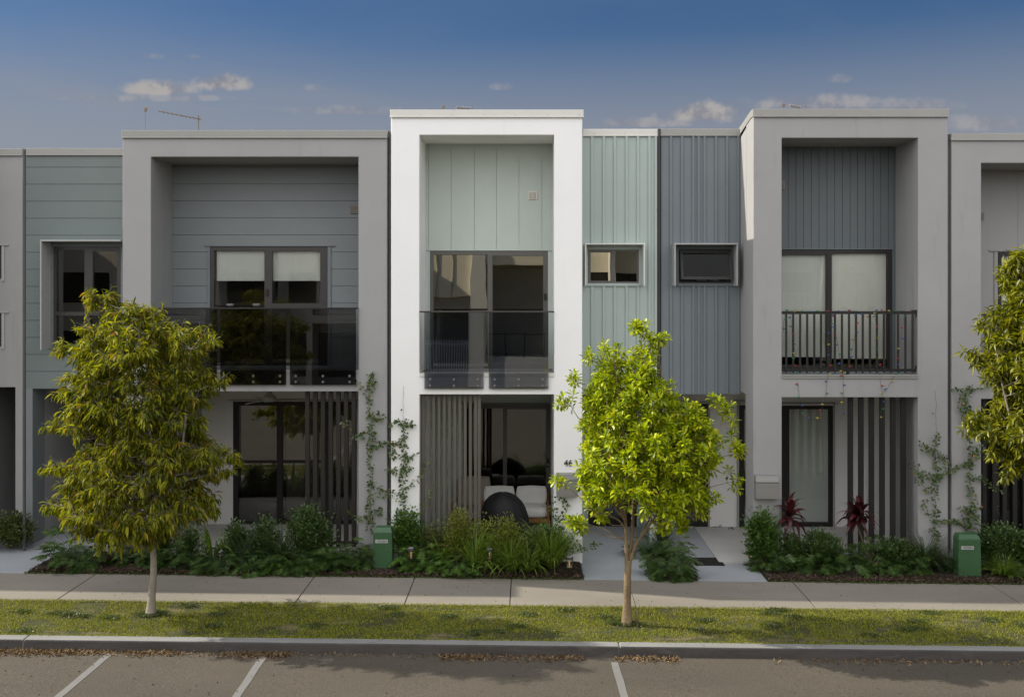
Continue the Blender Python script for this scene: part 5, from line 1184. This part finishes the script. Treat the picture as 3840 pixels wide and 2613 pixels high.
# doormat, thongs
a, b_ = gp(2597, 2088, .03), gp(2712, 2118, .03)
mt = empty('doormat', ((a.x+b_.x)/2, (a.y+b_.y)/2, gz(3.4)+.022), 'black ribbed rubber doormat on the right entry path', 'doormat')
w, dd = (b_.x-a.x)/2+.03, (a.y-b_.y)/2
local(MB()).box(-w, w, -dd, dd, 0, .010).build('mat_base', M['rubber'], mt, bevel=.003)
m = local(MB())
for i in range(16): m.box(-w+.02, w-.02, -dd+.015+i*(2*dd-.03)/16, -dd+.027+i*(2*dd-.03)/16, .0102, .017)
m.build('mat_ribs', M['doord'], mt)
for (px, py, rz, lab) in ((2695, 1976, .35, 'black sandal on the porch, left one nearest the front door'), (2741, 1987, 1.2, 'black sandal on the porch, right one nearest the side door')):
    c = gp(px, py, .03); root = empty('sandal', (c.x, c.y, gz(c.x)+.026), lab, 'sandal', 'pair of black sandals on the porch', rz)
    out_ = [(-.13,-.018),(-.12,-.036),(-.04,-.033),(.05,-.046),(.115,-.040),(.135,0),(.115,.042),(.05,.048),(-.04,.035),(-.12,.036),(-.13,.018)]
    m = local(MB()); n = len(out_)
    for z in (0,.018): m.v += [(x, y, z) for x, y in out_]
    m.f.append(tuple(reversed(range(n)))); m.f.append(tuple(range(n, 2*n)))
    for i in range(n): m.f.append((i, (i+1)%n, n+(i+1)%n, n+i))
    m.build('sole', M['rubber'], root, bevel=.003)
    m = local(MB())
    for s in (-1,1): m.tube([(.085,0,.02),(.06,.018*s,.045),(.0,.040*s,.045),(-.02,.044*s,.015)], .007, 6)
    m.build('strap', M['black'], root)
# outdoor sofa
def cushion(w, d, h, r=.05):
    m = local(MB()); n = 10; q = 6
    for j in range(q+1):
        t = j/q; zz = h*t; k = 1-(abs(2*t-1)**3)*.10
        for i in range(4*n):
            s = i//n; u = (i % n)/n; e = ((-1+2*u,-1),(1,-1+2*u),(1-2*u,1),(-1,1-2*u))[s]; rr_ = (abs(e[0])**6+abs(e[1])**6)**(1/6)
            m.v.append((e[0]/max(1,rr_)*w/2*k, e[1]/max(1,rr_)*d/2*k, zz))
    N = 4*n
    for j in range(q):
        for i in range(N): m.f.append((j*N+i, j*N+(i+1)%N, (j+1)*N+(i+1)%N, (j+1)*N+i))
    m.v += [(0,0,-.006),(0,0,h+.018)]; a_ = len(m.v)-2
    for i in range(N): m.f.append((a_, (i+1)%N, i)); m.f.append((a_+1, q*N+i, q*N+(i+1)%N))
    return m
Ys = 1.55; sx0, sx1 = X_(1800, Ys), X_(2062, Ys); sw = sx1-sx0
sofa = empty('outdoor_sofa', ((sx0+sx1)/2, Ys, .03), 'teak outdoor sofa with off-white cushions on the patio of the white house', 'sofa')
m = local(MB()); m.box(-sw/2, sw/2, 0, .05, .30, .37).box(-sw/2, sw/2, .65, .70, .30, .37)
m.build('seat_rail', M['wood'], sofa, bevel=.006)
for x in (-sw/2+.03, sw/2-.03):
    for y in (.03, .68): local(MB()).box(x-.03, x+.03, y-.03, y+.03, 0, .299).build('leg', M['wood'], sofa, bevel=.005)
    local(MB()).box(x-.025, x+.025, .0, .70, .55, .585).build('arm', M['wood'], sofa, bevel=.005)
    local(MB()).box(x-.02, x+.02, .02, .06, .371, .549).build('arm_post', M['wood'], sofa, bevel=.004)
local(MB()).box(-sw/2, sw/2, .68, .72, .371, .72).build('back_rail', M['wood'], sofa, bevel=.006)
for s in (-1,1):
    c = cushion(sw/2-.05, .62, .17).build('seat_cushion', M['cushion'], sofa, smooth=True); c.location = (s*(sw/4-.015), .33, .375)
    c = cushion(sw/2-.06, .20, .34).build('back_cushion', M['cushion'], sofa, smooth=True); c.location = (s*(sw/4-.015), .56, .52); c.rotation_euler = (R(-10), 0, 0)
# lounge chair behind the screen
Yc = 1.6; cxp = X_(1770, Yc)
ch = empty('lounge_chair', (cxp, Yc, .03), 'grey padded lounge chair with wooden arms behind the taupe battens', 'chair')
for x in (-.36,.36):
    for y in (.0,.6): local(MB()).box(x-.022, x+.022, y, y+.045, 0, .56).build('leg', M['wood'], ch, bevel=.004)
    local(MB()).box(x-.03, x+.03, -.02, .68, .561, .60).build('arm', M['wood'], ch, bevel=.005)
local(MB()).box(-.335, .335, .0, .045, .26, .33).build('seat_rail', M['wood'], ch)
c = cushion(.66,.62,.15).build('seat_cushion', M['ventg'], ch, smooth=True); c.location = (0,.32,.33)
c = cushion(.66,.18,.58).build('back_cushion', M['ventg'], ch, smooth=True); c.location = (0,.58,.45); c.rotation_euler = (R(-12),0,0)
# covered barbecue
Yq = .85; bx0, bx1 = X_(1812, Yq), X_(1982, Yq); wq = bx1-bx0; hq = Z_(1846, Yq)-.03
bq = empty('covered_barbecue', ((bx0+bx1)/2, Yq, .03), 'round barbecue under a black fabric cover in front of the sofa', 'barbecue')
m = local(MB()); n = 48; prof = [(.51,.0),(.54,.3),(.535,.5),(.51,.63),(.47,.75),(.41,.84),(.32,.915),(.21,.965),(.10,.992),(0.02,1.0)]
for j, (r, z) in enumerate(prof):
    for i in range(n):
        a = 2*math.pi*i/n; k = 1+(.035*math.sin(a*9+j*.3)+.02*math.sin(a*17+1))*(1-z)**.6
        m.v.append((r*wq*k*math.cos(a)-.07*wq*z, r*.78*wq*k*math.sin(a), z*hq*(1+.015*math.sin(3*a))))
for j in range(len(prof)-1):
    for i in range(n): m.f.append((j*n+i, j*n+(i+1)%n, (j+1)*n+(i+1)%n, (j+1)*n+i))
m.f.append(tuple((len(prof)-1)*n+i for i in range(n))); m.build('fabric_cover', M['cover'], bq, smooth=True)
m = local(MB())
for a in (-.9,-.2,.5): m.tube([(wq*.49*math.sin(a)*q_, -wq*.385*math.cos(a)*q_, z_*hq) for q_, z_ in ((1.02,.05),(1.02,.45),(.97,.68),(.72,.89),(.3,.975))], .006, 6)
m.build('cover_seam', M['cover'], bq)
# ceiling fan on the left patio
Yf = 1.2; fc = pt(1010, 1497, Yf)
fan = empty('ceiling_fan', (fc.x, Yf, Z_(1468)-.0), 'white ceiling fan hanging over the left patio', 'ceiling fan'); zf = fc.z-fan.location.z
local(MB()).tube([(0,0,.0),(0,0,zf+.02)], .012, 8).build('rod', M['fan'], fan)
local(MB()).lathe((0,0,zf), [(.03,-.045),(.10,-.04),(.128,-.015),(.128,.035),(.10,.06),(.055,.11),(.03,.19),(.02,.20)], 24).build('motor_housing', M['fan'], fan, smooth=True)
for k in range(3):
    a = .12+k*2*math.pi/3; m = local(MB()); n = 8
    for i in range(n+1):
        t = i/n; r = .12+t*.50; w = .035+.05*math.sin(math.pi*min(1,t*1.15)**.7)
        for s in (-1,1): m.v.append((r*math.cos(a)-s*w*math.sin(a), r*math.sin(a)+s*w*math.cos(a), zf-.01+s*.012))
        for s in (-1,1): m.v.append((r*math.cos(a)-s*w*math.sin(a), r*math.sin(a)+s*w*math.cos(a), zf-.018+s*.012))
    for i in range(n):
        q = 4*i; m.f += [(q,q+4,q+5,q+1),(q+2,q+3,q+7,q+6),(q,q+2,q+6,q+4),(q+1,q+5,q+7,q+3)]
    m.f += [(0,1,3,2),(4*n,4*n+2,4*n+3,4*n+1)]; m.build('blade', M['fan'], fan)
# antennas
M['ant'] = mat('antenna_metal', (.20,.16,.12), .5, .1, 8, metal=.4)
def antenna(mx, top, boom, label, Ya=3.0, dip=True, el=10, base=490):
    """mast pixel x, top y; boom pixel ends"""
    b = pt(mx, base, Ya); zb = 6.6; root = empty('roof_antenna', (b.x, Ya, zb), label, 'antenna', 'roof antennas')
    T = pt(mx, top, Ya)
    local(MB()).tube([(0,0,0),(0,0,T.z-zb)], .011, 6).build('mast', M['ant'], root)
    if boom:
        p0, p1 = pt(*boom[0], Ya), pt(*boom[1], Ya); o = Vector((b.x, Ya, zb)); m = local(MB()); m.tube([p0-o, p1-o], .008, 5); m.build('boom', M['ant'], root)
        m = local(MB())
        for i in range(el):
            t = i/(el-1); c = p0+(p1-p0)*t-o; ln = .09+.05*t; m.tube([c+Vector((0,-ln,0)), c+Vector((0,ln,0))], .005, 5); m.tube([c+Vector((-.012,0,-.03)), c+Vector((.012,0,.03))], .006, 5)
        m.build('elements', M['ant'], root)
    return root
antenna(744, 432, ((598,418),(748,447)), 'long roof antenna with slanting boom above the wide grey house')
def stub(px, y0, y1, label, Ya=3.0):
    b = pt(px, y1, Ya); root = empty('roof_antenna', (b.x, Ya, 6.6), label, 'antenna', 'roof antennas'); zt = Z_(y0,Ya)-6.6; zb = Z_(y1,Ya)-6.6
    local(MB()).tube([(0,0,0),(0,0,zb)], .004, 6).build('mast', M['ant'], root)
    local(MB()).hexa([(-.02,-.015,zb),(.02,-.015,zb),(.02,.015,zb),(-.02,.015,zb),(-.035,-.02,zt),(.035,-.02,zt),(.035,.02,zt),(-.035,.02,zt)]).build('aerial_head', M['ant'], root, bevel=.006)
stub(545, 404, 420, 'small aerial head on a thin rod left of the long roof antenna')
stub(1662, 397, 409, 'small aerial head just above the white parapet')
stub(2938, 390, 402, 'small aerial head just above the right grey parapet')
antenna(1770, 401, ((1712,404),(1762,408)), 'antenna elements barely showing above the white parapet', el=7)
antenna(3020, 396, ((2962,397),(3000,404)), 'antenna elements barely showing above the right grey parapet', el=5)
# string lights
BC = [('red',(.30,.015,.012)),('green',(.01,.16,.05)),('blue',(.015,.07,.25)),('yellow',(.35,.27,.02))]
bm_ = [mat(n_+'_bulb', c_, .4, .05, 5) for n_, c_ in BC]; wire_m = mat('dark_wire', (.015,.02,.015), .6, .05, 5)
bmesh_ = []
for mm in bm_:
    t = local(MB()); t.lathe((0,0,0), [(.004,0),(.010,.010),(.009,.022),(.002,.040)], 8); ob = t.build('bulb', mm); bmesh_.append(ob.data); bpy.data.objects.remove(ob)
def z2(p): return (2880+p[0]/2.4208, 1000+p[1]/2.4208)
strings = [([(575,400),(560,560),(562,750),(555,940),(542,990),(520,1200),(490,1300),(450,1360),(400,1390),(350,1365),(310,1290),(285,1180),(258,960),(235,880),(248,790),(218,610),(212,480),(200,408)], 'fairy light string sagging in a wide loop over the frosted door'),
           ([(600,400),(615,600),(640,740),(655,850),(662,900),(680,990),(685,1150),(680,1320),(658,1378)], 'fairy light string hanging straight down left of the black battens'),
           ([(805,400),(800,560),(775,700),(755,800),(735,900),(705,960),(688,1010)], 'short fairy light string looped inside the middle of the railing'),
           ([(970,400),(985,600),(1000,800),(1010,930),(1020,1050),(1040,1160),(1045,1250),(1030,1340),(1042,1398)], 'fairy light string hanging over the black battens'),
           ([(1240,400),(1215,600),(1190,800),(1175,930),(1130,1020),(1080,1110),(1040,1145)], 'fairy light string draped from the right end of the railing'),
           ([(150,420),(145,500),(135,560),(140,605)], 'shortest fairy light string by the left pier of the balcony'),
           ([(140,402),(230,398),(330,412),(600,402),(800,400),(850,440),(900,455),(950,430),(975,400),(1240,402),(1290,420)], 'fairy light string laid along the top rail')]
for pts, lab in strings:
    W = [pt(*z2(p), .025 if z2(p)[1] < 1405 else -.035) for p in pts]; o = W[0].copy(); root = empty('fairy_lights', tuple(o), lab, 'string lights', 'coloured fairy lights on the grey balcony')
    Q = []
    for i in range(len(W)-1):
        for s_ in range(4): Q.append(W[i]+(W[i+1]-W[i])*s_/4)
    Q.append(W[-1]); local(MB()).tube([q-o for q in Q], .0022, 5).build('wire', wire_m, root)
    acc = 0; k = random.randrange(4)
    for i in range(len(Q)-1):
        acc += (Q[i+1]-Q[i]).length
        if acc > .115:
            acc = 0; k = (k+random.choice((1,2,3))) % 4
            ob = bpy.data.objects.new('bulb', bmesh_[k]); COL.objects.link(ob); ob.parent = root; ob.location = Q[i]-o; ob.rotation_euler = (random.uniform(-.4,.4), random.choice((-1,1))*random.uniform(.9,1.9), 0); ob.scale = (1.3,1.3,1.3)
# cut root stump beside the centre tree
b = gp(2384, 2340); root = empty('cut_sucker', (b.x, b.y, gz(b.x)), 'short cut root shoot beside the lime tree trunk', 'stump')
local(MB()).tube([(0,0,0),(.006,0,.10),(.02,0,.17),(.0,0,.20)], [.018,.016,.02,.012], 8).build('stub', M['barkC'], root, smooth=True)
local(MB()).tube([(.01,0,.19),(-.02,0,.33),(-.06,0,.45)], [.005,.004,.003], 6).build('shoot', M['twig'], root)
# ------------------------------------------------------------------ across the street (seen in the window reflections)
M['cream'] = mat('cream_render', (.75,.68,.54), .8, .05, 1)
M['taupe'] = mat('taupe_cladding', (.42,.37,.29), .8, .05, 1)
def opp(x0, w, h, label, wallm, dark=True):
    Yo = -34.0; root = empty('townhouse_opposite', (x0+w/2, Yo, 0), label, 'house')
    xs = [x0, x0+.5, x0+w*.30, x0+w*.34, x0+w*.62, x0+w*.66, x0+w-.5, x0+w]; zs = [-.3, .2, 2.5, 3.1, 4.0, 5.6, h]
    mb = MB(); mb.grid(xs, zs, lambda i, j: not (i in (1,3,5) and j in (1,4)), Yo-.4, Yo); mb.build('wall', M[wallm], root)
    MB().box(x0, x0+w, Yo-7, Yo-.4, -.3, h-.2).build('building_body', M['taupe'], root)
    for i in (1,3,5):
        for j in (1,4):
            MB().box(xs[i], xs[i+1], Yo-.39, Yo-.30, zs[j], zs[j+1]).build('window', M['glassd'] if i == 9 else M['roomd'], root)
            MB().box((xs[i]+xs[i+1])/2-.03, (xs[i]+xs[i+1])/2+.03, Yo-.299, Yo-.22, zs[j], zs[j+1]).build('mullion', M['frame'], root)
    fx = x0+w*.30
    mb = MB(); mb.grid([fx, fx+.3, fx+w*.34, fx+w*.34+.3], [-.3, 3.0, 3.4, h-.3, h+.5], lambda i, j: not (i == 1 and j in (0,2)), Yo+.01, Yo+1.2); mb.build('portal_frame', M['capw'], root)
    rl = MB()
    for k in range(22): a_ = fx+.32+k*(w*.34-.34)/22; rl.box(a_, a_+.05, Yo+1.1, Yo+1.14, 3.45, 4.5)
    rl.box(fx+.3, fx+w*.34, Yo+1.09, Yo+1.15, 4.505, 4.56).build('balcony_railing', M['hoodw'], root)
opp(-31, 9.2, 7.6, 'cream townhouse across the street beyond the left end', 'cream'); opp(-21.6, 8, 7.4, 'taupe townhouse across the street opposite the left tree', 'taupe')
opp(-13.4, 7.6, 7.7, 'white townhouse across the street opposite the wide grey house', 'capw')
opp(2.0, 7.6, 7.7, 'cream townhouse across the street opposite the batten walls', 'cream')
opp(9.8, 8.8, 7.4, 'white townhouse across the street opposite the right end', 'capw'); opp(18.8, 10, 7.6, 'cream townhouse across the street beyond the right end', 'cream')
Yo = -34.0; ro = empty('townhouse_opposite', (-2, Yo, 0), 'taupe townhouse across the street with white pillar and slatted balcony, opposite the white house', 'house')
MB().box(-5.7, 1.9, Yo-8, Yo-1.2, -.3, 7.2).build('building_body', M['taupe'], ro)
w = MB(); w.box(-5.7,-3.05,Yo-1.19,Yo,4.3,7.3); w.box(-2.25,1.9,Yo-1.19,Yo-.1,6.0,7.3); w.build('wall', M['cream'], ro)
MB().box(-5.7,-3.05,Yo-1.19,Yo-.2,3.6,4.299).build('wall_band', M['taupe'], ro)
for x in (-4.9,-4.1): MB().box(x,x+.05,Yo+.001,Yo+.04,4.3,7.3).build('cover_strip', M['taupe'], ro)
MB().box(-3.05,-2.25,Yo-1.19,Yo+.2,-.3,7.5).build('pillar', M['capw'], ro)
MB().box(-5.7,-3.051,Yo-1.19,Yo+.1,-.3,.4).box(-2.249,1.9,Yo-1.19,Yo+.0,-.3,1.2).build('balcony_beam', M['capw'], ro)
MB().box(-5.6,-3.1,Yo-1.18,Yo-1.1,.41,3.59).box(-2.1,1.7,Yo-1.18,Yo-1.1,1.3,5.9).build('window', M['room'], ro)
r_ = MB()
for k in range(20): r_.box(-5.65+k*.13,-5.59+k*.13,Yo+.02,Yo+.06,.45,2.1)
r_.box(-5.7,-3.06,Yo-.02,Yo+.019,1.85,1.95); r_.build('balcony_railing', M['hoodw'], ro)
r_ = MB(); r_.box(-2.24,1.9,Yo-.1,Yo-.06,2.4,2.45)
for k in range(5): r_.box(-2.2+k*1.0,-2.15+k*1.0,Yo-.1,Yo-.06,1.2,2.399)
r_.build('balcony_railing', M['dark'], ro)
